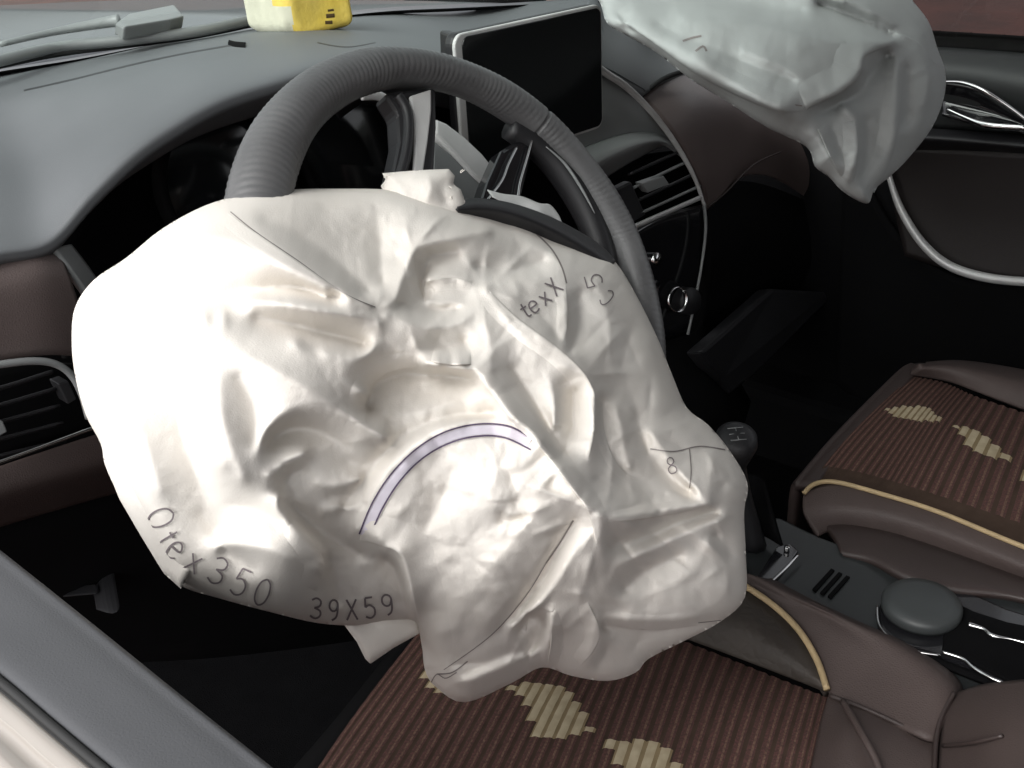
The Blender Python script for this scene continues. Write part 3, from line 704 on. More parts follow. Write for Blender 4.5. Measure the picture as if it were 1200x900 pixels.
# groove along the pad near the windscreen: follow the pad by ray casting later
drape('pad_groove', [(28, 106), (90, 92), (150, 77), (215, 63), (272, 53)], 3.2, pad_o, M_BLACK, dash, lift=.0002)
drape('sensor_recess', [(268, 50), (276, 52), (288, 53)], 7, pad_o, M_DEEP, dash, lift=.0015)
drape('pad_groove', [(372, 50), (392, 54), (412, 55), (440, 50)], 2, pad_o, M_BLACK, dash, lift=.0003)
# driver side leather panel, its trim, and the vent
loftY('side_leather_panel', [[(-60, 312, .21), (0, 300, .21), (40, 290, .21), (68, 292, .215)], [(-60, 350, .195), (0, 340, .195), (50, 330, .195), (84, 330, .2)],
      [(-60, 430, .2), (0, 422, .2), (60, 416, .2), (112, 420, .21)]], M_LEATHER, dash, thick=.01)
loftY('panel_edge_trim', [[(64, 290, .207), (85, 318, .203), (108, 350, .203)], [(84, 286, .215), (104, 312, .215), (126, 345, .215)]], M_GREYTRIM, dash, thick=.006)
vent = empty('t', '', ''); del vent['label'], vent['category']; vent.name = 'driver_air_vent'; vent.parent = dash
loftY('vent_housing', [[(-60, 440, .24), (30, 428, .24), (110, 430, .24)], [(-60, 560, .24), (30, 530, .24), (120, 500, .24)]], M_DEEP, vent, thick=.01)
tubeY('vent_bezel', [(-60, 437), (0, 427), (40, 423), (66, 427), (84, 440), (96, 462), (104, 490)], .195, .0028, M_GREYTRIM, vent)
tubeY('lower_chrome_strip', [(-60, 562), (0, 541), (50, 523), (104, 503), (150, 487)], .192, .0016, M_CHROME, vent)
for k in range(5):
    dy = 20 * k
    tubeY('vent_slat', [(-30, 462 + dy), (10, 452 + dy), (60 + 4 * k, 436 + dy)], .205 + .004 * k, .0052, M_BLACK, vent, flat=((0, .5, 1), .32), seg=8)
prism('vent_tab', [PY(u, v, .196) for u, v in ((-6, 492), (4, 494), (9, 506), (-2, 512), (-10, 512))], (0, .015, 0), M_GREYTRIM, vent, bevel=.001)
prism('vent_wheel', [PY(u, v, .198) for u, v in ((68, 450), (80, 446), (90, 468), (80, 474))], (0, .015, 0), M_BLACK, vent, bevel=.001)
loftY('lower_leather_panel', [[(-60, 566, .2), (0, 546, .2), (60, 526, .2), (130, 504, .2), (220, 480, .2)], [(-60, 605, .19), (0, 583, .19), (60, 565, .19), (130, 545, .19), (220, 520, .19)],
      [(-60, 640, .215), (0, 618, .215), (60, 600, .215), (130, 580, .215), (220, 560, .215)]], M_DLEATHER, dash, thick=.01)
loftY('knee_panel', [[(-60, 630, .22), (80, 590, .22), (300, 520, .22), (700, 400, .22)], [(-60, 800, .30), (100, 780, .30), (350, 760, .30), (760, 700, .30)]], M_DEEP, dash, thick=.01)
# instrument recess and dials
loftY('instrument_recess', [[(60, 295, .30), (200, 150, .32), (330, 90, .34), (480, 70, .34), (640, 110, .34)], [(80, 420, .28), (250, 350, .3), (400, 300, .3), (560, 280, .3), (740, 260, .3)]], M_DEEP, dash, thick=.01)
cl = empty('t', '', ''); del cl['label'], cl['category']; cl.name = 'instrument_cluster'; cl.parent = dash
for (cx, cz, r) in ((-.03, .045, .062), (.115, .04, .062)):
    disc('dial', (cx, .285, cz), (0, -1, .2), r, .012, M_SCREEN, cl)
    disc('dial_ring', (cx, .283, cz), (0, -1, .2), r, .012, M_DEEP, cl, rings=[(r, 0), (r + .004, .0), (r + .006, .02), (r + .003, .024), (r, .02), (r, 0)])
loftY('cluster_hood_edge', [[(395, 130, .19), (425, 112, .19), (450, 118, .19), (474, 150, .19), (482, 190, .19)], [(398, 140, .25), (425, 122, .25), (444, 128, .25), (462, 156, .25), (470, 195, .25)]], M_BLACK, cl, thick=.006)
tubeY('cluster_silver_edge', [(424, 112), (445, 113), (462, 126), (472, 148), (474, 165)], .17, .0042, mat('pale_satin_trim', (.62, .62, .61), .4, .0, vscale=20), cl, flat=((0, 1, 0), .4))
# right end of the grey pad, seam and leather panel in front of the passenger
loftY('right_pad', [[(690, 92, .28), (706, 88, .275), (730, 100, .27), (753, 114, .265)], [(690, 70, .262), (706, 84, .25), (731, 98, .25), (754, 112, .255)], [(690, 20, .30), (716, 50, .29), (748, 72, .285), (778, 96, .27)], [(690, -20, .42), (735, 10, .40), (775, 50, .36), (808, 84, .30)]], M_PAD, dash, thick=.01)
tubeY('pad_seam', [(750, 114), (762, 103), (778, 92), (800, 84), (825, 80)], .262, .0032, M_RUBBER, dash)
loftY('passenger_leather_panel', [[(753, 113, .262), (780, 92, .28), (812, 84, .31), (880, 105, .34), (960, 160, .36), (1040, 215, .36)],
      [(790, 155, .235), (810, 135, .24), (840, 125, .26), (895, 148, .28), (955, 190, .30), (1030, 240, .30)],
      [(824, 215, .235), (838, 195, .24), (858, 180, .25), (900, 182, .27), (950, 215, .29), (1010, 260, .29)],
      [(829, 246, .25), (845, 232, .25), (868, 208, .26), (905, 208, .28), (950, 235, .30), (1010, 275, .30)]], M_LEATHER, dash, thick=.01)
tubeY('leather_seam', [(829, 243), (850, 226), (870, 205), (888, 190), (915, 178)], .246, .0012, M_DLEATHER, dash)
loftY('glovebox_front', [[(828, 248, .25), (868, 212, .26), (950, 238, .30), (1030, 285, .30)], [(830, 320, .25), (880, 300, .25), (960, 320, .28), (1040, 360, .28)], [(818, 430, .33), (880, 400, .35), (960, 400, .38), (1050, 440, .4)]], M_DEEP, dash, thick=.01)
# centre stack
loftY('centre_panel', [[(640, 105, .265), (680, 96, .265), (707, 90, .262), (728, 98, .262), (752, 122, .26)],
      [(650, 150, .262), (690, 140, .258), (728, 132, .256), (760, 138, .256), (780, 152, .256)],
      [(668, 182, .262), (704, 166, .258), (742, 156, .256), (775, 160, .256), (798, 182, .256)]], M_GREYTRIM, dash, thick=.008)
loftY('centre_ledge', [[(668, 180, .262), (704, 165, .258), (742, 155, .256), (775, 158, .256), (800, 180, .256)],
      [(680, 205, .235), (712, 186, .235), (748, 170, .235), (776, 166, .235), (802, 182, .24)],
      [(690, 222, .26), (716, 205, .26), (748, 186, .26), (780, 172, .26), (808, 190, .26)]], M_GREYTRIM, dash, thick=.005)
cv = empty('t', '', ''); del cv['label'], cv['category']; cv.name = 'centre_air_vent'; cv.parent = dash
loftY('vent_housing', [[(690, 215, .29), (740, 185, .29), (812, 175, .29)], [(720, 290, .29), (760, 265, .29), (830, 240, .29)]], M_DEEP, cv, thick=.01)
for k, (a, b) in enumerate((((738, 204), (800, 176)), ((742, 220), (808, 188)), ((745, 236), (813, 204)), ((748, 251), (818, 219)))):
    tubeY('vent_slat', [a, ((a[0] + b[0]) / 2, (a[1] + b[1]) / 2), b], .243, .0060, M_BLACK if k % 2 == 0 else M_GREYTRIM, cv, flat=((0, .6, 1), .35), seg=8)
prism('vent_tab', [PY(u, v, .234) for u, v in ((752, 215), (778, 206), (785, 216), (760, 226))], (0, .012, 0), M_GREYTRIM, cv, bevel=.0015)
prism('vent_divider', [PY(u, v, .238) for u, v in ((722, 222), (740, 213), (757, 252), (740, 262))], (0, .012, 0), M_BLACK, cv, bevel=.002)
tubeY('vent_lower_trim', [(738, 268), (765, 256), (790, 245), (822, 231)], .236, .0036, M_SILVER, cv, flat=((0, 1, 0), .6))
tubeY('chrome_arc', [(700, 78), (712, 87), (733, 101), (758, 125), (781, 153), (800, 182), (815, 211), (825, 240)], .236, [.004, .0042, .0042, .004, .0038, .0034, .0028, .0022], mat('pale_satin_trim', (.62, .62, .61), .4, .0, vscale=20), dash)
tubeY('stack_edge_trim', [(825, 238), (827, 268), (823, 305), (815, 350), (806, 392)], .236, [.0024, .0022, .002, .002, .002], M_GREYTRIM, dash)
loftY('control_panel', [[(724, 284, .25), (770, 256, .25), (825, 240, .25)], [(745, 340, .252), (785, 318, .252), (822, 305, .252)], [(760, 410, .262), (790, 400, .262), (806, 392, .262)]], M_GLOSS, dash, thick=.01)
disc('control_knob', PY(757, 303, .246), (-.15, -1, .2), .009, .022, M_CHROME, dash)
kb = disc('start_knob', PY(796, 352, .256), (-.2, -1, .25), .020, .026, M_BLACK, dash)
disc('knob_ring', PY(792, 351, .236), (-.2, -1, .25), .02, .01, M_CHROME, kb, rings=[(.0165, 0), (.0185, 0), (.0185, .005), (.0165, .006), (.0165, 0)])
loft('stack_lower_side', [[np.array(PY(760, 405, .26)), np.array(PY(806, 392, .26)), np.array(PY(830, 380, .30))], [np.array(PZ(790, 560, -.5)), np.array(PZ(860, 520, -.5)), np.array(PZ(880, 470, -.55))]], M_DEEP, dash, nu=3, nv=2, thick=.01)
# footwell pieces
fw = empty('footwell_trim', 'dark angled trim pieces in the passenger footwell below the glovebox', 'footwell trim')
prism('kick_plate', [PY(u, v, y) for u, v, y in ((822, 412, .20), (848, 446, .20), (856, 462, .20), (885, 440, .21), (972, 352, .24), (968, 342, .24), (905, 338, .24))], (0, .03, -.01), M_BLACK, fw, bevel=.006)
tube('carpet_ridge', [PY(985, 350, .22), PY(1010, 385, .2), PY(1035, 430, .18), PY(1045, 460, .16)], .012, M_CARPET, fw)
tube('carpet_ridge', [PY(1010, 340, .22), PY(1045, 370, .2), PY(1080, 410, .18), PY(1110, 440, .16)], .010, M_CARPET, fw)

# ------------------------------------------------------------------ display
dsp = empty('infotainment_display', 'silver rimmed tablet style screen standing on the dashboard beside the wheel', 'screen')
A = PY(532, 41, .215); Bc = PY(705, 4, .215); Cc_ = PY(709, 148, .215)
ex = (Bc - A); ez = (Cc_ - Bc); Wd = ex.length; Hd = ez.length; ex.normalize(); ez = (ez - ex * ez.dot(ex)).normalized(); en = ex.cross(ez).normalized()
if en.dot(Vector(CAM) - A) < 0: en = -en
def rrect(x0, z0, x1, z1, r, off, n=6):
    pts = []
    for cx, cz, a0 in ((x1 - r, z0 + r, -90), (x1 - r, z1 - r, 0), (x0 + r, z1 - r, 90), (x0 + r, z0 + r, 180)):
        for k in range(n + 1):
            a = math.radians(a0 + 90 * k / n); pts.append(A + ex * (cx + r * math.cos(a)) + ez * (cz + r * math.sin(a)) + en * off)
    return pts
prism('housing', rrect(.0, .0, Wd, Hd, .012, -.004), -en * .012, M_BLACK, dsp, bevel=.003)
prism('silver_frame', rrect(.0, .0, Wd, Hd, .012, .0), -en * .0045, mat('pale_satin_trim', (.62, .62, .61), .4, .0, vscale=20), dsp, bevel=.0015)
prism('screen', rrect(.0095, .0035, Wd - .003, Hd - .003, .009, .0012), -en * .003, M_SCREEN, dsp, bevel=.0006)
prism('mount', [PY(u, v, .24) for u, v in ((531, 42), (545, 42), (545, 80), (532, 80))], (.02, .04, 0), M_BLACK, dsp, bevel=.003)
# ------------------------------------------------------------------ steering wheel
WY, TL = math.radians(3.14), math.radians(32.9)
wa = np.array([math.cos(WY), math.sin(WY), 0]); wb = np.array([-math.sin(WY) * math.sin(TL), math.cos(WY) * math.sin(TL), math.cos(TL)]); wnn = np.cross(wa, wb)
def PW(u, v, off=0.0):
    d = ray(u, v); o = wnn * off; return Vector(CAM + d * ((wnn @ (o - CAM)) / (wnn @ d)))
sw = empty('steering_wheel', 'steering wheel in a ribbed dark grey cover behind the torn airbag', 'steering wheel')
M_COVER = mat('wheel_cover', (0.118, 0.119, 0.121), 0.42, color2=(0.088, 0.088, 0.09), vscale=18, bump=0.5, bscale=900, voronoi=True, bdist=0.0004)
R0 = .182; NS = 1500; NK = 20; vs = []; fs = []
for i in range(NS):
    a = 2 * math.pi * i / NS; c = R0 * (math.cos(a) * wa + math.sin(a) * wb); rad = math.cos(a) * wa + math.sin(a) * wb
    q = (a - math.radians(48)) % (2 * math.pi)
    left = max(0, math.cos(a - math.radians(170)))
    rr_ = .0150 + .0072 * left
    amp = .00062 * (0.5 + 0.3 * math.sin(5.3 * a) * math.sin(13 * a + 1) + 0.5 * max(0, math.cos(a - math.radians(125))) ** .7)
    for k in range(NK):
        b = 2 * math.pi * k / NK
        rib = abs(math.sin(115 * a + 3.4 * math.sin(b) + .9 * math.sin(7 * a) + .7 * math.sin(19 * a + b))) * amp + .0004 * math.sin(9 * a + 2 * b)
        if abs(((a - math.radians(33)) + math.pi) % (2 * math.pi) - math.pi) < .008: rib -= .0012      # stitched joint of the cover
        r_ = rr_ + rib
        vs.append(c + (rad * math.cos(b) + wnn * math.sin(b)) * r_)
for i in range(NS):
    for k in range(NK):
        fs.append((i * NK + k, i * NK + (k + 1) % NK, ((i + 1) % NS) * NK + (k + 1) % NK, ((i + 1) % NS) * NK + k))
mesh('rim_cover', vs, fs, M_COVER, sw)
def platew(name, pts, off, th, m, bev=.0012, parent=sw):
    return prism(name, [PW(u, v, off) for u, v in pts], tuple(-wnn * th), m, parent, bevel=bev)
sp = platew('spoke', [(452, 108), (474, 104), (512, 102), (513, 150), (510, 205), (505, 260), (455, 260), (462, 200), (469, 165), (467, 132)], .0, .02, M_BLACK, .004)
platew('silver_trim', [(481, 112), (506, 104), (506, 130), (502, 165), (496, 205), (485, 205), (487, 165), (484, 132)], .004, .004, mat('pale_satin_trim', (.72, .72, .70), .4, .0, vscale=20), .0015, sp)
tube('dark_trim', [PW(466, 112, .003), PW(476, 128, .003), (PW(479, 150, .003)), PW(476, 180, .003), PW(468, 210, .003)], .0042, M_GREYTRIM if 0 else M_BLACK, sp)
st_ = platew('column_shroud_trim', [(510, 138), (524, 144), (545, 160), (566, 180), (582, 200), (575, 222), (556, 206), (536, 184), (510, 156)], -.055, .01, mat('pale_satin_trim', (.72, .72, .70), .4, .0, vscale=20), .003)
platew('column_shroud', [(505, 160), (530, 180), (556, 204), (578, 226), (575, 275), (545, 260), (505, 240)], -.058, .03, M_GREYTRIM, .004)
s2 = platew('spoke', [(588, 176), (604, 166), (628, 160), (622, 190), (611, 232), (612, 262), (560, 250), (572, 212)], -.004, .018, M_GLOSS, .003)
tube('chrome_edge', [PW(624, 162, .0), PW(616, 190, .0), PW(609, 215, .0), PW(606, 240, .0)], .0012, M_CHROME, s2)
tube('chrome_edge', [PW(606, 172, .0), PW(596, 192, .0), PW(588, 212, .0), PW(570, 236, .0)], .0010, M_CHROME, s2)
tube('inner_rim', [PW(596, 150, -.008), PW(636, 176, -.008), PW(664, 208, -.008), PW(688, 250, -.008), PW(704, 292, -.008), PW(712, 340, -.008)], [.010, .013, .014, .013, .012, .01], M_BLACK, sw)
tube('inner_rim_highlight', [PW(640, 172, .006), PW(662, 192, .007), PW(682, 222, .007), PW(697, 250, .006)], [.0004, .0012, .0012, .0004], M_GREYTRIM, sw)  # thin grey sliver paints the highlight along the inner rim
disc('hub', tuple(-wnn * .03), tuple(wnn), .075, .03, M_BLACK, sw)
tube('column', [tuple(-wnn * .03), tuple(-wnn * .16), tuple(-wnn * .3)], .038, M_BLACK, sw, seg=20)
flap = loft('torn_hub_cover', [[np.array(PW(u, v, o)) for u, v, o in r] for r in (
    [(536, 238, .03), (556, 232, .03), (600, 238, .03), (650, 256, .028), (700, 284, .024), (722, 306, .02)],
    [(536, 246, .036), (566, 244, .036), (606, 252, .036), (650, 270, .034), (695, 296, .03), (718, 312, .026)],
    [(540, 262, .02), (570, 264, .02), (606, 272, .02), (650, 290, .02), (690, 312, .02), (714, 330, .02)])], M_BLACK, sw, thick=.004)
M_TORN = mat('torn_white_cloth', (0.66, 0.66, 0.65), 0.85, vscale=30, bump=.5, bscale=600, spec=.2)
loft('torn_cloth_scrap', [[np.array(PW(u, v, o)) for u, v, o in r] for r in (
    [(571, 222, .004), (590, 227, .010), (612, 230, .008), (632, 238, .013), (645, 240, .010), (655, 252, .012)],
    [(578, 230, .018), (594, 238, .020), (612, 243, .018), (632, 250, .022), (648, 255, .018), (660, 263, .018)])], M_TORN, sw, thick=.001)
# torn patch of cloth over the top of the wheel hub
OUT2 = [(455, 232), (446, 218), (452, 211), (448, 203), (470, 201), (500, 199), (526, 198), (533, 206), (531, 216), (540, 222), (546, 238), (544, 262), (500, 270), (460, 262)]
CL2 = Cloth(OUT2, [(450, 205, .775), (530, 200, .785), (545, 240, .78), (500, 225, .765), (455, 255, .77), (540, 262, .78)],
   [([(462, 205), (470, 225), (466, 245)], 3, 6, 8), ([(500, 202), (505, 220), (498, 240)], 3, 8, 5), ([(525, 202), (520, 225), (528, 245)], -3, 6, 6)], B=.008, W=14, noise=[('f', 24, 2.0, 8), ('c', 16, .8, 3)], back=.5, sub=1)
CL2.build('torn_cloth_flap', M_CLOTH, bag)

# ------------------------------------------------------------------ bag corners, seams and lettering
for nm, o3, c3 in (('cloth_corner', [(395, 722), (430, 716), (470, 712), (492, 700), (492, 742), (460, 760), (434, 778), (428, 772), (418, 752), (406, 736)], [(400, 720, .74), (490, 705, .76), (434, 778, .75), (450, 740, .735)]),
                   ('cloth_corner', [(132, 536), (124, 546), (140, 585), (165, 628), (192, 672), (212, 690), (224, 668), (200, 630), (165, 575)], [(124, 546, .60), (192, 672, .625), (212, 640, .60), (160, 590, .595)])):
    CL3 = Cloth(o3, c3, [([(o3[0][0] + 8, o3[0][1] + 8), (o3[4][0], o3[4][1] - 10)], 1.5, 8, 8)], B=.006, W=9, noise=[('c', 40, .8, 5)], back=.6, sub=1)
    CL3.build(nm, M_CLOTH, bag)
arcs = ([(421, 626), (436, 590), (458, 556), (488, 526), (522, 506), (560, 497), (595, 499), (619, 511)],
        [(433, 630), (448, 596), (470, 562), (498, 535), (530, 518), (562, 511), (592, 513), (622, 527)])
mid_arc = [((a[0] + b[0]) / 2, (a[1] + b[1]) / 2) for a, b in zip(*arcs)]
CL1.strip('reinforcing_band', mid_arc, 11, M_BAND, bag, lift=.0008)
for a_ in arcs: CL1.strip('stitch_line', a_, 1.9, M_THREAD, bag, lift=.0014)
M_SEAM = mat('grey_seam', (0.30, 0.27, 0.26), 0.85, spec=.1, vscale=120)
for pts, wd in (([(270, 248), (300, 272), (350, 306), (400, 342), (440, 360)], 1.2), ([(672, 610), (655, 638), (640, 660)], 1.8), ([(622, 268), (645, 290), (658, 312), (664, 332)], 1.8),
                ([(762, 526), (790, 529), (820, 523), (850, 527)], 1.5), ([(808, 526), (810, 552), (808, 572)], 1.2), ([(640, 660), (615, 700), (575, 745), (520, 785)], .9),
                ([(715, 730), (780, 733), (845, 727)], .9), ([(135, 556), (165, 605), (195, 655)], .9), ([(512, 790), (530, 788), (548, 775)], 1.5), ([(505, 800), (512, 790), (522, 795), (535, 788)], 1.2)):
    CL1.strip('seam', pts, wd, M_SEAM, bag, lift=.0009)
write_on(CL1, 'stencil_letter', 'Otex350', [(170, 604), (186, 640), (212, 664), (250, 684), (290, 704), (335, 720), (400, 734)], 32, M_INK, bag, width=2.1, adv=.93)
write_on(CL1, 'stencil_letter', '39X59', [(362, 724), (392, 727), (430, 725), (480, 716)], 24, M_INK, bag, width=2.3, adv=.92)
write_on(CL1, 'stencil_letter', 'texX', [(616, 374), (640, 358), (660, 340), (685, 312)], 21, M_INK, bag, width=1.9, adv=.82)
write_on(CL1, 'stencil_letter', 'C5', [(722, 345), (706, 328), (704, 300)], 20, M_INK, bag, width=1.4, adv=1.0)
write_on(CL1, 'stencil_letter', '8', [(784, 556), (800, 552), (812, 548)], 19, M_INK, bag, width=1.4, adv=.8)

# ------------------------------------------------------------------ passenger airbag on the dashboard
pbag = empty('passenger_airbag', 'white deflated airbag, dim greenish light in its colour, draped over the passenger end of the dashboard', 'airbag')
OUT4 = [(690, -30), (704, 5), (712, 28), (735, 42), (770, 62), (808, 92), (850, 118), (900, 150), (945, 172), (955, 195), (972, 208), (985, 222), (1003, 234), (1018, 238), (1025, 222), (1045, 205), (1065, 185),
 (1092, 150), (1106, 115), (1108, 85), (1098, 55), (1088, 25), (1065, -5), (1040, -40), (900, -60), (760, -60)]
CT4 = [(700, 10, 1.10), (770, 60, 1.06), (850, 118, 1.05), (945, 172, 1.06), (1015, 235, 1.12), (1060, 185, 1.20), (1106, 100, 1.27), (1080, 10, 1.30), (900, -50, 1.35), (760, -50, 1.25),
 (830, 50, 1.07), (900, 100, 1.05), (960, 60, 1.12), (1000, 140, 1.12), (950, 0, 1.2), (1060, 90, 1.20), (980, 190, 1.09)]
LN4 = [[(725, 22, 8), (760, 45, 14), (810, 80, 22), (860, 105, 26), (910, 125, 24), (935, 127, 16)], [(716, 8, 2), (728, 22, -4), (742, 38, -2)], [(745, 12, 6), (762, 30, 8), (790, 48, 8)],
 [(800, 22, 14), (850, 27, 18), (900, 32, 24), (960, 46, 30), (1000, 50, 31), (1046, 50, 26)], [(770, 30, 3), (830, 55, 6), (880, 75, 8), (930, 95, 13)], [(870, 60, 16), (910, 75, 20), (955, 100, 22)],
 [(1046, 50, 26), (1012, 62, 31), (1009, 82, 31), (988, 104, 27), (942, 125, 19)], [(1040, 64, -12), (1022, 86, -16), (1002, 112, -16), (962, 132, -10)],
 [(985, 122, 6), (1004, 142, 13), (1004, 183, 13), (992, 212, 6)], [(1014, 140, -9), (1016, 180, -11), (1009, 215, -5)], [(950, 150, 4), (968, 180, 8), (985, 205, 6)], [(975, 150, -4), (985, 180, -3)],
 [(1050, 70, 8), (1050, 120, 12), (1044, 175, 12), (1021, 230, 4)], [(1030, 130, -2), (1026, 175, -4)], [(1062, 80, -5), (1064, 110, -6), (1060, 145, -4)], [(1080, 40, 10), (1090, 100, 15), (1075, 160, 10)],
 [(960, 5, -12), (1005, 22, -10), (1048, 42, -2)], [(900, -20, 15), (1000, 4, 18), (1048, 30, 10)], [(800, -10, 4), (880, 5, 0), (940, 12, -4)], [(815, 62, 16), (835, 80, 19)], [(840, 62, 9), (862, 84, 12)]]
ST4 = []
ST4_OLD = [([(735, 20), (790, 50), (850, 95), (915, 130), (950, 135)], 12, 16, 24, 3), ([(716, 5), (730, 25), (745, 40)], -8, 6, 7, 2), ([(745, 10), (760, 30), (790, 50)], 7, 8, 8, 3),
 ([(800, 15), (880, 30), (960, 40), (1030, 50)], 15, 24, 20, 5), ([(780, 20), (860, 40), (930, 60), (1000, 80)], -6, 14, 14, 6), ([(880, 50), (920, 70), (950, 100)], 7, 10, 12, 4),
 ([(1008, 58), (1010, 80), (990, 105), (960, 118)], 16, 26, 8, 2.5, .15), ([(1045, 48), (1030, 75), (1000, 105), (975, 115)], -14, 10, 12, 4),
 ([(980, 118), (1000, 150), (1000, 190), (990, 215)], 12, 10, 20, 3), ([(1005, 140), (1012, 175), (1005, 210)], -12, 8, 10, 3),
 ([(1045, 50), (1060, 90), (1052, 150), (1030, 190)], 13, 14, 20, 5), ([(1050, 0), (1085, 35), (1105, 80)], 6, 16, 16, 6), ([(1035, 90), (1030, 130), (1025, 170)], -9, 10, 10, 5),
 ([(965, 170), (975, 190), (990, 212)], -6, 7, 7, 3), ([(1010, 180), (1015, 205), (1012, 232)], 6, 6, 6, 3), ([(960, 0), (1000, 20), (1040, 40)], -10, 12, 14, 5), ([(930, -10), (1000, 5), (1050, 20)], 8, 14, 14, 5),
 ([(860, 80), (900, 105), (940, 118)], -6, 8, 8, 4), ([(760, 30), (800, 62), (840, 92)], -5, 7, 7, 3), ([(905, 140), (940, 150), (970, 140)], -5, 10, 8, 4)]
M_CLOTH2 = mat('airbag_cloth_dimmed', (0.44, 0.46, 0.45), 0.95, color2=(0.38, 0.395, 0.39), vscale=6, bump=.35, bscale=900, spec=.05)  # white cloth with dim, green-tinted windscreen light put into its colour
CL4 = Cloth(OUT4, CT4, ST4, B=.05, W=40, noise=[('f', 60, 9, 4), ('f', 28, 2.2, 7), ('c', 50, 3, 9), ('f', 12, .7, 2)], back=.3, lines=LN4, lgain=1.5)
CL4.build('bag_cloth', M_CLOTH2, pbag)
for e_, sd_, w_, l_ in (([(728, 24), (765, 50), (812, 84), (860, 110), (910, 130), (940, 130)], -1, 30, 9), ([(1046, 52), (1014, 66), (1010, 86), (988, 108), (944, 128)], 1, 40, 12),
    ([(1002, 140), (1006, 170), (1002, 205), (996, 216)], 1, 22, 9), ([(1060, 66), (1056, 120), (1046, 180), (1024, 226)], 1, 26, 9), ([(958, 150), (972, 182), (986, 208)], -1, 20, 7),
    ([(1040, 34), (1076, 50), (1096, 76)], 1, 20, 6)):
    fold(CL4, e_, sd_, w_, l_, 'cloth_fold', M_CLOTH2, pbag)
for pts, wd in (([(800, 48), (812, 44), (822, 42)], 2.5), ([(815, 60), (824, 54), (828, 60)], 2.5), ([(990, 60), (1008, 72), (1000, 92), (985, 106)], 1.2), ([(870, 100), (905, 118), (940, 124)], 1.6)):
    CL4.strip('seam', pts, wd, M_SEAM, pbag)

# ------------------------------------------------------------------ tissue pack
tp = empty('tissue_pack', 'soft yellow packet with pale end and green top on the dashboard', 'packet')
M_YEL = mat('yellow_film', (0.86, 0.60, 0.05), 0.3, color2=(0.84, 0.64, 0.16), vscale=14, bump=.6, bscale=60, bdist=.003)
M_PALE = mat('pale_film', (0.80, 0.78, 0.62), 0.35, vscale=14, bump=.5, bscale=60, bdist=.003)
M_GRN = mat('green_print', (0.45, 0.66, 0.08), 0.4, vscale=14)
b0, b1, b2 = np.array(PZ(285, 38, .125)), np.array(PZ(341, 48, .125)), np.array(PZ(421, 36, .125))
pc = (b0 + b2) / 2; pe, pf_ = (b2 - b1) / 2, (b1 - b0) / 2; vs = []; fs = []; NN = 56; MM = 30; hh = .034
for j in range(MM + 1):
    ph = -math.pi / 2 + math.pi * j / MM
    for i in range(NN):
        th = 2 * math.pi * i / NN
        def sp(v, e): return math.copysign(abs(v) ** e, v)
        a = sp(math.cos(ph), .35) * sp(math.cos(th), .32); b = sp(math.cos(ph), .35) * sp(math.sin(th), .32); c = sp(math.sin(ph), .45)
        wv = 1 + .03 * math.sin(3 * th + 4 * ph) + .02 * math.sin(7 * th - 3 * ph)
        vs.append(pc + pe * a * wv + pf_ * b * wv + np.array([0, 0, hh + c * hh * (1 + .05 * math.sin(5 * a + 3 * b))]))
for j in range(MM):
    for i in range(NN): fs.append((j * NN + i, j * NN + (i + 1) % NN, (j + 1) * NN + (i + 1) % NN, (j + 1) * NN + i))
pk = mesh('pack_body', vs, fs, M_YEL, tp); pk.data.materials.append(M_PALE); pk.data.materials.append(M_GRN)
for p in pk.data.polygons:
    c = np.array(p.center) - pc; fz = c[2] / (2 * hh); fb = c @ pe / (pe @ pe); ff = c @ pf_ / (pf_ @ pf_)
    if fb < -.55 and fz < .62 - .1 * ff: p.material_index = 1
    elif fz > .8 and (fb + .6) ** 2 + ff ** 2 < .12: p.material_index = 2
M_MARK = mat('brown_print', (.10, .06, .02), .5)
for q in ([(384, 11), (391, 10), (391, 13), (384, 14)], [(382, 16), (392, 15), (392, 21), (382, 22)], [(381, 24), (390, 23), (389, 29), (381, 29)]):
    drape('printed_mark', [((q[0][0] + q[3][0]) / 2, (q[0][1] + q[3][1]) / 2), ((q[1][0] + q[2][0]) / 2, (q[1][1] + q[2][1]) / 2)], abs(q[3][1] - q[0][1]) + .5, pk, M_MARK, tp, lift=.0004)
# loose threads at the torn edge
rn = random.Random(9)
for k in range(9):
    u0 = rn.choice([449, 452, 470, 530, 540, 545]); v0 = 200 + rn.uniform(0, 35); ang = rn.uniform(-2.6, -.4)
    p0 = [(u0 + math.cos(ang) * s_ * 11 + rn.uniform(-1, 1), v0 + math.sin(ang) * s_ * 7 + 3 * s_ * s_) for s_ in (0, .35, .7, 1)]
    tube('loose_thread', [PT(u, v, .768) for u, v in p0], .00035, M_CLOTH, bag, seg=5, sub=3)
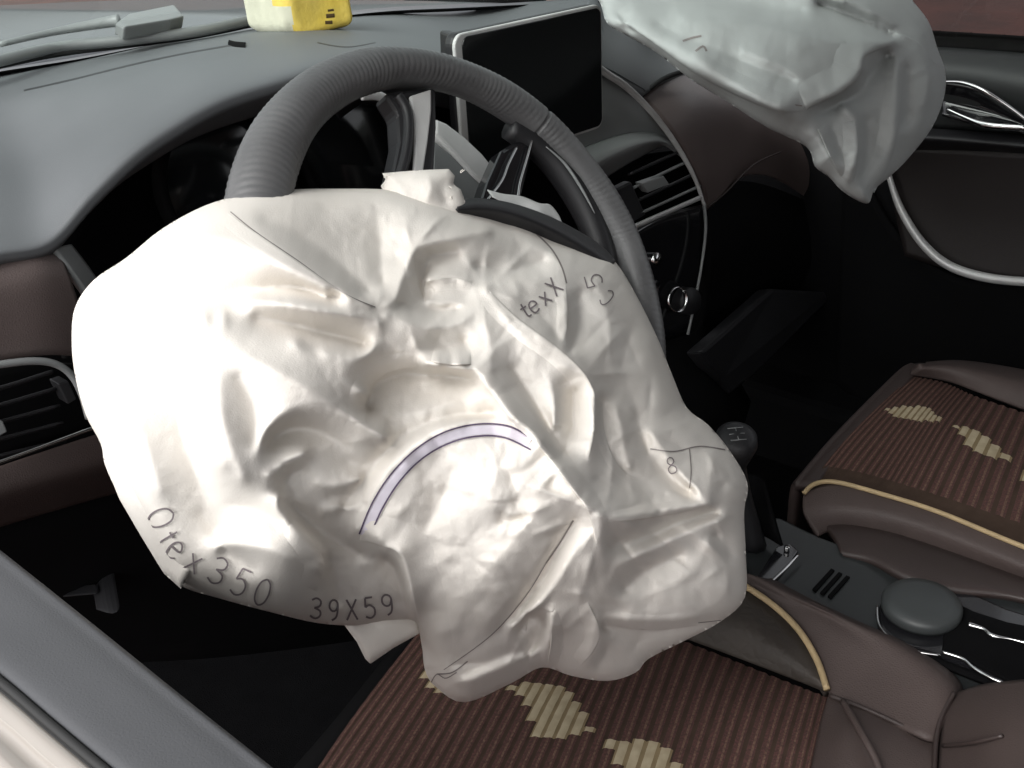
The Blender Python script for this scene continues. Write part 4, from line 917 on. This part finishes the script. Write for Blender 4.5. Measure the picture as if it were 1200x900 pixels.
# ------------------------------------------------------------------ seats
def in_poly(x, y, P):
    r = False; n = len(P)
    for i in range(n):
        x1, y1 = P[i]; x2, y2 = P[(i + 1) % n]
        if (y1 > y) != (y2 > y) and x < (x2 - x1) * (y - y1) / (y2 - y1) + x1: r = not r
    return r
def ribbed(name, bottoms, tops, z0, z1, nribs, parent, diamonds, amp=.0014, ns=46, dome=.01, border=0.0):
    """woven ribbed panel: ribs run from a bottom edge to a top edge; both given as pixel columns measured on heights z0, z1"""
    m = 6; nt = len(bottoms) - 1
    Bq = catmull(bottoms, 40); Tq = catmull(tops, 40); K = len(Bq) - 1
    vs = []; px = []; N = nribs * m
    up = np.array([0, 0, 1.0])
    for i in range(N + 1):
        f = i / N * K; k = min(int(f), K - 1); g = f - k
        b = Bq[k] * (1 - g) + Bq[k + 1] * g; t = Tq[k] * (1 - g) + Tq[k + 1] * g
        A = np.array(PZ(b[0], b[1], z0)); B = np.array(PZ(t[0], t[1], z1))
        h0 = amp * abs(math.sin(math.pi * i / m)) ** .6
        for j in range(ns + 1):
            s = j / ns; h = h0 if s > border else h0 * .15; p = A * (1 - s) + B * s
            p = p + up * (h + dome * (math.sin(math.pi * min(max(s, 0), 1)) - .5) + .0004 * math.sin(i * 1.7 + j * 2.3) + .0012 * math.sin(s * 7 + i * .05))
            vs.append(p)
            px.append((b[0] * (1 - s) + t[0] * s, b[1] * (1 - s) + t[1] * s))
    fs = []; mi = []
    for i in range(N):
        rib = i // m; ctr = (rib * m + m // 2)
        for j in range(ns):
            k = i * (ns + 1) + j; fs.append((k, k + 1, k + ns + 2, k + ns + 1))
            q = px[ctr * (ns + 1) + j]
            cr = any(in_poly(q[0], q[1], D) for D in diamonds); gr = (i % m) in (0, m - 1)
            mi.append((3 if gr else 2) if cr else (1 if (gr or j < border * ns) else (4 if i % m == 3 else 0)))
    me = bpy.data.meshes.new(name); me.from_pydata([tuple(v) for v in vs], [], fs); me.update()
    a, b, d = [np.array(vs[i]) for i in (fs[0][0], fs[0][1], fs[0][3])]
    if np.cross(b - a, d - a)[2] < 0: me.flip_normals()
    for mm in (M_RIBA, M_RIBB, M_RIBC, M_RIBD, M_RIBT): me.materials.append(mm)
    for p, q in zip(me.polygons, mi): p.material_index = q; p.use_smooth = True
    o = bpy.data.objects.new(name, me); col.objects.link(o); o.parent = parent; return o
def loftZ(name, rows, m, par, **k):
    return loft(name, [[np.array(PZ(*p)) for p in r] for r in rows], m, par, **k)
ds = empty('driver_seat', 'brown seat with ribbed knit cushion and cream diamonds under the driver airbag', 'seat')
DZ = -.42
ribbed('ribbed_cushion', [(330, 960), (440, 960), (560, 960), (690, 960), (820, 960), (938, 960)], [(520, 700), (600, 705), (690, 715), (770, 738), (880, 778), (971, 813)], DZ, DZ, 38, ds,
   [[(484, 812), (497, 802), (515, 801), (534, 806), (541, 820), (520, 831), (500, 834), (488, 826)],
    [(588, 827), (612, 822), (640, 822), (664, 834), (690, 878), (655, 883), (620, 882), (606, 850)],
    [(706, 888), (722, 884), (770, 884), (790, 905), (800, 930), (735, 930)]])
loftZ('front_edge', [[(330, 960, DZ), (430, 830, DZ), (520, 700, DZ)], [(315, 960, DZ - .01), (418, 830, DZ - .01), (508, 700, DZ - .01)], [(290, 960, DZ - .09), (395, 840, DZ - .09), (490, 720, DZ - .09)]], M_DEEP, ds, thick=.01)
loftZ('side_bolster', [[(600, 700, DZ), (690, 714, DZ), (770, 737, DZ), (880, 777, DZ), (972, 813, DZ)], [(660, 670, DZ + .03), (740, 690, DZ + .03), (830, 715, DZ + .03), (915, 760, DZ + .02), (972, 811, DZ + .005)],
      [(720, 640, DZ + .03), (810, 662, DZ + .03), (880, 692, DZ + .03), (938, 738, DZ + .02), (972, 806, DZ + .005)]], M_QUILT, ds, thick=.01)
tube('piping', [PZ(800, 655, DZ + .034), PZ(846, 672, DZ + .034), PZ(880, 691, DZ + .034), (PZ(912, 714, DZ + .030)), PZ(938, 741, DZ + .024), PZ(958, 775, DZ + .015), PZ(969, 808, DZ + .008)], .0032, M_PIPING, ds)
loftZ('side_panel', [[(810, 656, DZ + .03), (882, 690, DZ + .03), (914, 712, DZ + .027), (941, 740, DZ + .02), (960, 775, DZ + .012), (971, 812, DZ + .004)],
      [(860, 668, DZ + .035), (915, 697, DZ + .035), (962, 720, DZ + .032), (1008, 752, DZ + .03), (1032, 792, DZ + .022), (1034, 843, DZ + .012)],
      [(900, 678, DZ + .03), (945, 702, DZ + .03), (1000, 728, DZ + .03), (1062, 757, DZ + .03), (1116, 803, DZ + .03), (1098, 869, DZ + .018)],
      [(905, 672, DZ - .05), (950, 696, DZ - .05), (1005, 722, DZ - .05), (1068, 751, DZ - .05), (1128, 798, DZ - .05), (1112, 862, DZ - .05)]], M_SEATL, ds, thick=.006)
loftZ('rear_side_panel', [[(971, 814, DZ + .006), (1010, 828, DZ + .01), (1052, 847, DZ + .012), (1096, 869, DZ + .012)], [(958, 860, DZ + .012), (1000, 862, DZ + .03), (1045, 880, DZ + .022), (1096, 900, DZ + .02)], [(940, 960, DZ + .01), (990, 960, DZ + .02), (1040, 960, DZ + .02), (1094, 960, DZ + .02)]], M_SEATL, ds, thick=.006)
tube('seam', [PZ(972, 815, DZ + .010), PZ(1010, 829, DZ + .014), PZ(1052, 848, DZ + .016), PZ(1096, 869, DZ + .016)], .0022, M_DLEATHER, ds)
tube('seam', [PZ(1118, 812, DZ + .03), PZ(1104, 838, DZ + .026), PZ(1097, 868, DZ + .022), PZ(1094, 930, DZ + .024)], .0022, M_DLEATHER, ds)
tube('crease', [PZ(988, 822, DZ + .02), PZ(1010, 860, DZ + .036), PZ(1030, 900, DZ + .03), PZ(1040, 950, DZ + .02)], .003, M_SEATL, ds)
loftZ('backrest_side', [[(1119, 812, DZ + .02), (1150, 802, DZ + .05), (1190, 797, DZ + .08), (1260, 790, DZ + .1)], [(1104, 845, DZ + .02), (1150, 845, DZ + .07), (1200, 845, DZ + .10), (1260, 845, DZ + .12)], [(1094, 960, DZ + .02), (1150, 960, DZ + .07), (1210, 960, DZ + .10), (1270, 960, DZ + .12)]], M_SEATL, ds, thick=.006)
tube('backrest_seam', [PZ(1105, 874, DZ + .03), PZ(1140, 870, DZ + .07), PZ(1175, 862, DZ + .09)], .0016, M_DLEATHER, ds)

ps = empty('passenger_seat', 'brown passenger seat with ribbed knit cushion and beige piping beyond the console', 'seat')
PZZ = -.39
ribbed('ribbed_cushion', [(946, 566), (1010, 578), (1075, 596), (1200, 640), (1340, 690)], [(1068, 438), (1110, 446), (1150, 462), (1240, 494), (1340, 530)], PZZ, PZZ - .0, 30, ps,
   [[(1030, 490), (1050, 487), (1072, 486), (1085, 491), (1101, 506), (1075, 506), (1050, 503)], [(1114, 512), (1138, 514), (1160, 530), (1182, 553), (1150, 550), (1136, 542), (1124, 530)], [(1190, 564), (1215, 568), (1240, 600), (1200, 580)]], amp=.0018, dome=.012, border=.13)
loftZ('far_bolster', [[(1066, 440, PZZ), (1110, 447, PZZ), (1152, 462, PZZ), (1242, 494, PZZ), (1342, 530, PZZ)], [(1082, 430, PZZ + .02), (1118, 430, PZZ + .02), (1165, 440, PZZ + .02), (1260, 465, PZZ + .02), (1360, 500, PZZ + .02)], [(1085, 424, PZZ), (1125, 422, PZZ), (1185, 430, PZZ), (1280, 450, PZZ), (1380, 480, PZZ)]], M_SEATL, ps, thick=.01)
_fe = [np.array(PZ(u, v, PZZ)) for u, v in ((950, 568), (1000, 508), (1068, 438), (1085, 426))]
loft('front_edge', [[p + np.array(o_) for p in _fe] for o_ in ((0, -.004, .001), (0, .014, -.004), (0, .026, -.02), (0, .026, -.14))], M_DLEATHER, ps, thick=.01)
tube('piping', [PZ(942, 578, PZZ + .002), PZ(955, 567, PZZ + .006), PZ(980, 565, PZZ + .006), PZ(1030, 578, PZZ + .006), PZ(1100, 600, PZZ + .006), PZ(1200, 641, PZZ + .006), PZ(1340, 692, PZZ + .006)], .0028, M_PIPING, ps)
loftZ('side_panel', [[(942, 576, PZZ), (980, 567, PZZ + .004), (1030, 580, PZZ + .004), (1100, 602, PZZ + .004), (1200, 643, PZZ + .004), (1340, 694, PZZ + .004)],
      [(942, 600, PZZ - .01), (975, 594, PZZ - .005), (1030, 602, PZZ - .005), (1100, 624, PZZ - .005), (1200, 664, PZZ - .005), (1340, 716, PZZ - .005)],
      [(960, 628, PZZ - .03), (985, 620, PZZ - .03), (1035, 628, PZZ - .03), (1100, 646, PZZ - .028), (1200, 682, PZZ - .025), (1340, 735, PZZ - .025)]], M_SEATL, ps, thick=.01)
loftZ('lower_side', [[(962, 606, PZZ - .03), (990, 606, PZZ - .03), (1040, 614, PZZ - .03), (1100, 632, PZZ - .03), (1200, 666, PZZ - .03), (1340, 718, PZZ - .03)],
      [(978, 630, PZZ - .018), (1008, 634, PZZ - .014), (1050, 646, PZZ - .010), (1105, 664, PZZ - .010), (1200, 688, PZZ - .012), (1340, 740, PZZ - .012)],
      [(988, 652, PZZ - .02), (1020, 660, PZZ - .018), (1060, 680, PZZ - .014), (1112, 694, PZZ - .014), (1200, 706, PZZ - .016), (1340, 756, PZZ - .016)],
      [(996, 664, PZZ - .06), (1028, 676, PZZ - .06), (1066, 692, PZZ - .06), (1120, 706, PZZ - .06), (1210, 718, PZZ - .06), (1350, 768, PZZ - .06)]], M_DLEATHER, ps, thick=.01)

# ------------------------------------------------------------------ centre console
cs = empty('centre_console', 'black centre console between the seats with selector slot and cup holders', 'console')
CZ = -.41
M_CON = mat('console_panel', (0.026, 0.029, 0.030), .35, vscale=6, color2=(.020, .023, .024))
prism('top_plate', [PZ(u, v, CZ) for u, v in ((868, 640), (880, 604), (915, 606), (960, 628), (1020, 650), (1110, 670), (1260, 730), (1290, 850), (1175, 806), (1080, 770), (1000, 738), (930, 706), (884, 694))], (0, 0, -.03), M_CON, cs, bevel=.004)
box('console_body', (.33, -.25, -.602), (.105, .52, .155), M_DEEP, cs, bevel=.02)
loftZ('console_side_line', [[(925, 706, CZ + .004), (1000, 738, CZ + .004), (1080, 771, CZ + .004), (1180, 810, CZ + .004)], [(935, 702, CZ + .006), (1010, 734, CZ + .006), (1085, 765, CZ + .006), (1186, 803, CZ + .006)]], M_DEEP, cs, nv=1, thick=.004)
prism('selector_slot', [PZ(u, v, CZ + .003) for u, v in ((880, 686), (910, 640), (926, 636), (936, 645), (900, 694))], (0, 0, -.01), M_GLOSS, cs, bevel=.002)
tube('slot_chrome_edge', [PZ(893, 692, CZ + .006), PZ(908, 678, CZ + .007), PZ(924, 663, CZ + .008), PZ(936, 650, CZ + .008)], [.0010, .0015, .0017, .0012], M_CHROME, cs)
for k in range(3):
    u0 = 952 + 9 * k; v0 = 690 + 4 * k
    prism('slit', [PZ(u, v, CZ + .0022) for u, v in ((u0, v0), (u0 + 22, v0 - 24), (u0 + 26, v0 - 22), (u0 + 4, v0 + 3))], (0, 0, -.004), M_DEEP, cs)
prism('cup_holder_surround', [PZ(u, v, CZ + .005) for u, v in ((1026, 716), (1036, 696), (1070, 684), (1130, 690), (1180, 712), (1270, 740), (1280, 838), (1178, 800), (1128, 776), (1060, 758), (1030, 738))], (0, 0, -.02), M_GLOSS, cs, bevel=.004)
disc('slot_button', PZ(922, 645, CZ + .004), (0, 0, 1), .0032, .005, M_CHROME, cs)
prism('cup_well', [PZ(u, v, CZ + .0075) for u, v in ((1110, 700), (1142, 716), (1180, 728), (1260, 744), (1270, 822), (1180, 796), (1140, 776), (1104, 762))], (0, 0, -.006), M_DEEP, cs, bevel=.002)
lidc = PZ(1079, 716, CZ + .006); 
disc('round_lid', lidc, (0, 0, 1), .044, .014, mat('grey_lid', (.045, .05, .051), .5, vscale=10), cs, rings=[(0, 0), (.037, 0), (.038, .004), (.038, .009), (.0355, .013), (.025, .0155), (0, .0165)])
tube('chrome_ring', [PZ(1028, 710, CZ + .010), PZ(1030, 732, CZ + .010), PZ(1046, 750, CZ + .010), PZ(1072, 763, CZ + .010), PZ(1102, 768, CZ + .010)], .0013, M_CHROME, cs)
tube('chrome_edge', [PZ(1104, 764, CZ + .010), PZ(1128, 772, CZ + .010), PZ(1140, 782, CZ + .010), PZ(1160, 794, CZ + .010), PZ(1180, 802, CZ + .010)], .0016, M_CHROME, cs)
tube('chrome_edge', [PZ(1135, 732, CZ + .012), PZ(1152, 737, CZ + .012), PZ(1163, 745, CZ + .012), PZ(1185, 749, CZ + .012), PZ(1215, 757, CZ + .012)], [.003,.0018,.0022,.001,.003], M_CHROME, cs)

gl = empty('gear_lever', 'black gear lever with round chrome ringed knob beside the bag', 'gear lever')
kc = PZ(858, 507, CZ + .150); base = PZ(884, 640, CZ)
tube('shaft', [base, tuple(np.array(base) * .5 + np.array(kc) * .5 + np.array([0, .004, 0])), kc], [.014, .011, .010], M_BLACK, gl)
kn = disc('knob', tuple(np.array(kc) - np.array([0, 0, .045])), (-.25, -.25, 1), .026, .06, M_BLACK, gl, rings=[(0, 0), (.010, 0), (.015, .012), (.020, .032), (.0225, .044), (.021, .053), (.014, .0575), (0, .059)])
kt = np.array(kc) - np.array([0, 0, .045]) + np.array([-.25, -.25, 1]) / 1.06 * .0565
kax = Vector((-.25, -.25, 1)).normalized(); k1 = kax.orthogonal().normalized(); k2 = kax.cross(k1)
tube('chrome_ring', [tuple(Vector(kt) - kax * .003 + (k1 * math.cos(a) + k2 * math.sin(a)) * .0178) for a in [i * math.pi / 6 for i in range(12)]], .0012, M_CHROME, gl, closed=True, sub=3)
# H-pattern mark on the knob
for (a, b) in (((-.008, -.008), (-.008, .008)), ((0, -.008), (0, .008)), ((.008, -.008), (.008, .008)), ((-.008, 0), (.008, 0))):
    tube('shift_mark', [tuple(Vector(kt) + kax * .0016 + k1 * a[0] + k2 * a[1]), tuple(Vector(kt) + kax * .0016 + k1 * b[0] + k2 * b[1])], .0006, M_GREYTRIM, gl, seg=6, sub=1)
loftZ('lever_boot', [[(862, 560, CZ + .07), (880, 556, CZ + .07), (893, 566, CZ + .07)], [(850, 640, CZ + .01), (884, 625, CZ + .01), (915, 640, CZ + .01)]], M_DEEP, gl, nu=4, nv=4, thick=.004)

# ------------------------------------------------------------------ driver door in the foreground
dd = empty('driver_door', 'driver door top with grey trim and pale painted outside edge in the foreground', 'car door')
inn_ = [(-110, 560), (0, 647), (100, 727), (200, 808), (316, 900), (420, 983)]; out_ = [(-110, 707), (0, 794), (60, 845), (122, 897), (200, 960), (300, 1040)]
SZ = .0
def lerp2(a, b, k, dz):
    return [np.array(PZ(p[0] * (1 - k) + q[0] * k, p[1] * (1 - k) + q[1] * k, SZ + dz)) for p, q in zip(a, b)]
il = lerp2(inn_, out_, 0, -.004)
loft('door_trim_top', [[p + np.array([.03, 0, -.30]) for p in il], [p + np.array([.012, 0, -.05]) for p in il], il, lerp2(inn_, out_, .12, .002), lerp2(inn_, out_, .5, .0035), lerp2(inn_, out_, .9, .003), lerp2(inn_, out_, 1.0, -.004)], M_SILL, dd, nu=4, nv=5, thick=.004)
def outer(k): return [(p[0] + (q[0] - p[0]) * k, p[1] + (q[1] - p[1]) * k) for p, q in zip(inn_, out_)]
tube('window_seal', [tuple(p) for p in lerp2(inn_, outer(1.035), 1, .0)], .0022, M_RUBBER, dd, seg=8)
tube('window_seal', [tuple(p) for p in lerp2(inn_, outer(1.10), 1, -.001)], .0013, M_RUBBER, dd, seg=8)
loft('seal_carrier', [lerp2(inn_, outer(1.02), 1, -.008), lerp2(inn_, outer(1.12), 1, -.006)], M_RUBBER, dd, nu=3, nv=1, thick=.003)
ol = lerp2(inn_, outer(1.42), 1, -.004)
loft('painted_panel', [lerp2(inn_, outer(1.07), 1, -.005), lerp2(inn_, outer(1.13), 1, .001), lerp2(inn_, outer(1.3), 1, .0), ol, [p + np.array([-.02, 0, -.03]) for p in ol], [p + np.array([-.05, 0, -.35]) for p in ol]], M_PAINT, dd, nu=4, nv=4, thick=.003)

# ------------------------------------------------------------------ passenger door
pd = empty('passenger_door', 'dark passenger door with chrome inner handle and curved armrest trim', 'car door')
def loftX(name, rows, m, par, **k): return loft(name, [[np.array(PX(*p)) for p in r] for r in rows], m, par, **k)
loftX('upper_trim', [[(1040, 52, 1.10), (1120, 56, 1.10), (1200, 62, 1.10), (1300, 72, 1.10)], [(1040, 60, 1.06), (1120, 63, 1.06), (1200, 70, 1.06), (1300, 80, 1.06)], [(1040, 92, 1.03), (1120, 92, 1.03), (1200, 104, 1.03), (1300, 118, 1.03)], [(1040, 150, 1.045), (1120, 152, 1.045), (1200, 158, 1.045), (1300, 168, 1.045)]], M_BLACK if 0 else mat('dark_green_grey_plastic', (.024, .027, .027), .5, vscale=7), pd, thick=.01)
loftX('armrest_ledge', [[(1040, 148, 1.04), (1120, 152, 1.04), (1200, 158, 1.04), (1300, 166, 1.04)], [(1040, 160, 1.01), (1120, 165, 1.01), (1200, 172, 1.01), (1300, 180, 1.01)], [(1040, 176, 1.05), (1120, 176, 1.05), (1200, 180, 1.05), (1300, 188, 1.05)]], M_BLACK, pd, thick=.006)
loftX('leather_insert', [[(1040, 172, 1.05), (1120, 174, 1.05), (1200, 178, 1.05), (1300, 184, 1.05)], [(1045, 230, 1.055), (1120, 250, 1.055), (1200, 262, 1.055), (1300, 270, 1.055)], [(1060, 300, 1.05), (1120, 318, 1.05), (1200, 330, 1.05), (1300, 336, 1.05)]], mat('door_leather', (.015, .0115, .011), .5, vscale=9, bump=.5, bscale=520, voronoi=True, bdist=.0005), pd, thick=.01)
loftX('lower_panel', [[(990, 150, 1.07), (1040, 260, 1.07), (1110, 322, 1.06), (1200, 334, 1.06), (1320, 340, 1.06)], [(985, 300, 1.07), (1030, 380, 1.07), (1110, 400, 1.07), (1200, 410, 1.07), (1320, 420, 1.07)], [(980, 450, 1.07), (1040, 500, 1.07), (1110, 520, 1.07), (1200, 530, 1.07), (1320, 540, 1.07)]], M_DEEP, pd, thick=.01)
tube('armrest_trim', [PX(1036, 180, 1.035), PX(1043, 210, 1.035), PX(1056, 246, 1.035), PX(1080, 284, 1.035), PX(1110, 310, 1.035), PX(1150, 324, 1.035), PX(1200, 330, 1.035), PX(1280, 332, 1.035)], [.0035, .0045, .006, .0068, .0072, .0072, .007, .007], M_SILVER, pd, seg=14)
hn = tube('inner_handle', [PX(1106, 96, 1.015), PX(1128, 97, 1.01), PX(1152, 106, 1.005), PX(1178, 122, 1.005), PX(1205, 142, 1.01)], [.002, .0026, .003, .0026, .002], M_CHROME, pd)
tube('handle_lower_edge', [PX(1110, 128, 1.015), PX(1132, 138, 1.01), PX(1158, 147, 1.005), PX(1205, 150, 1.01)], [.002, .003, .005, .004], M_CHROME, pd)
loftX('handle_bowl', [[(1104, 98, 1.018), (1150, 108, 1.018), (1210, 145, 1.018)], [(1104, 115, 1.035), (1150, 125, 1.035), (1210, 150, 1.03)], [(1104, 134, 1.018), (1150, 146, 1.018), (1210, 156, 1.018)]], M_GLOSS, pd, thick=.004)
win = loft('window_glass', [[np.array(PX(980, 50, 1.10)), np.array(PX(1120, 56, 1.10)), np.array(PX(1300, 72, 1.10))], [np.array(PX(980, 50, 1.10)) + np.array([-.06, 0, .5]), np.array(PX(1120, 56, 1.10)) + np.array([-.06, 0, .5]), np.array(PX(1300, 72, 1.10)) + np.array([-.06, 0, .5])]], M_TINT, pd, nu=2, nv=2, thick=0)

hr = empty('bonnet_release', 'small dark release handle below the dashboard behind the door top', 'handle')
prism('lever', [PZ(u, v, -.25) for u, v in ((118, 672), (136, 668), (144, 716), (128, 722))], (.0, .03, -.01), M_BLACK, hr, bevel=.004)
prism('bracket', [PZ(u, v, -.25) for u, v in ((70, 690), (116, 684), (118, 696), (72, 700))], (.0, .04, -.02), M_BLACK, hr, bevel=.003)
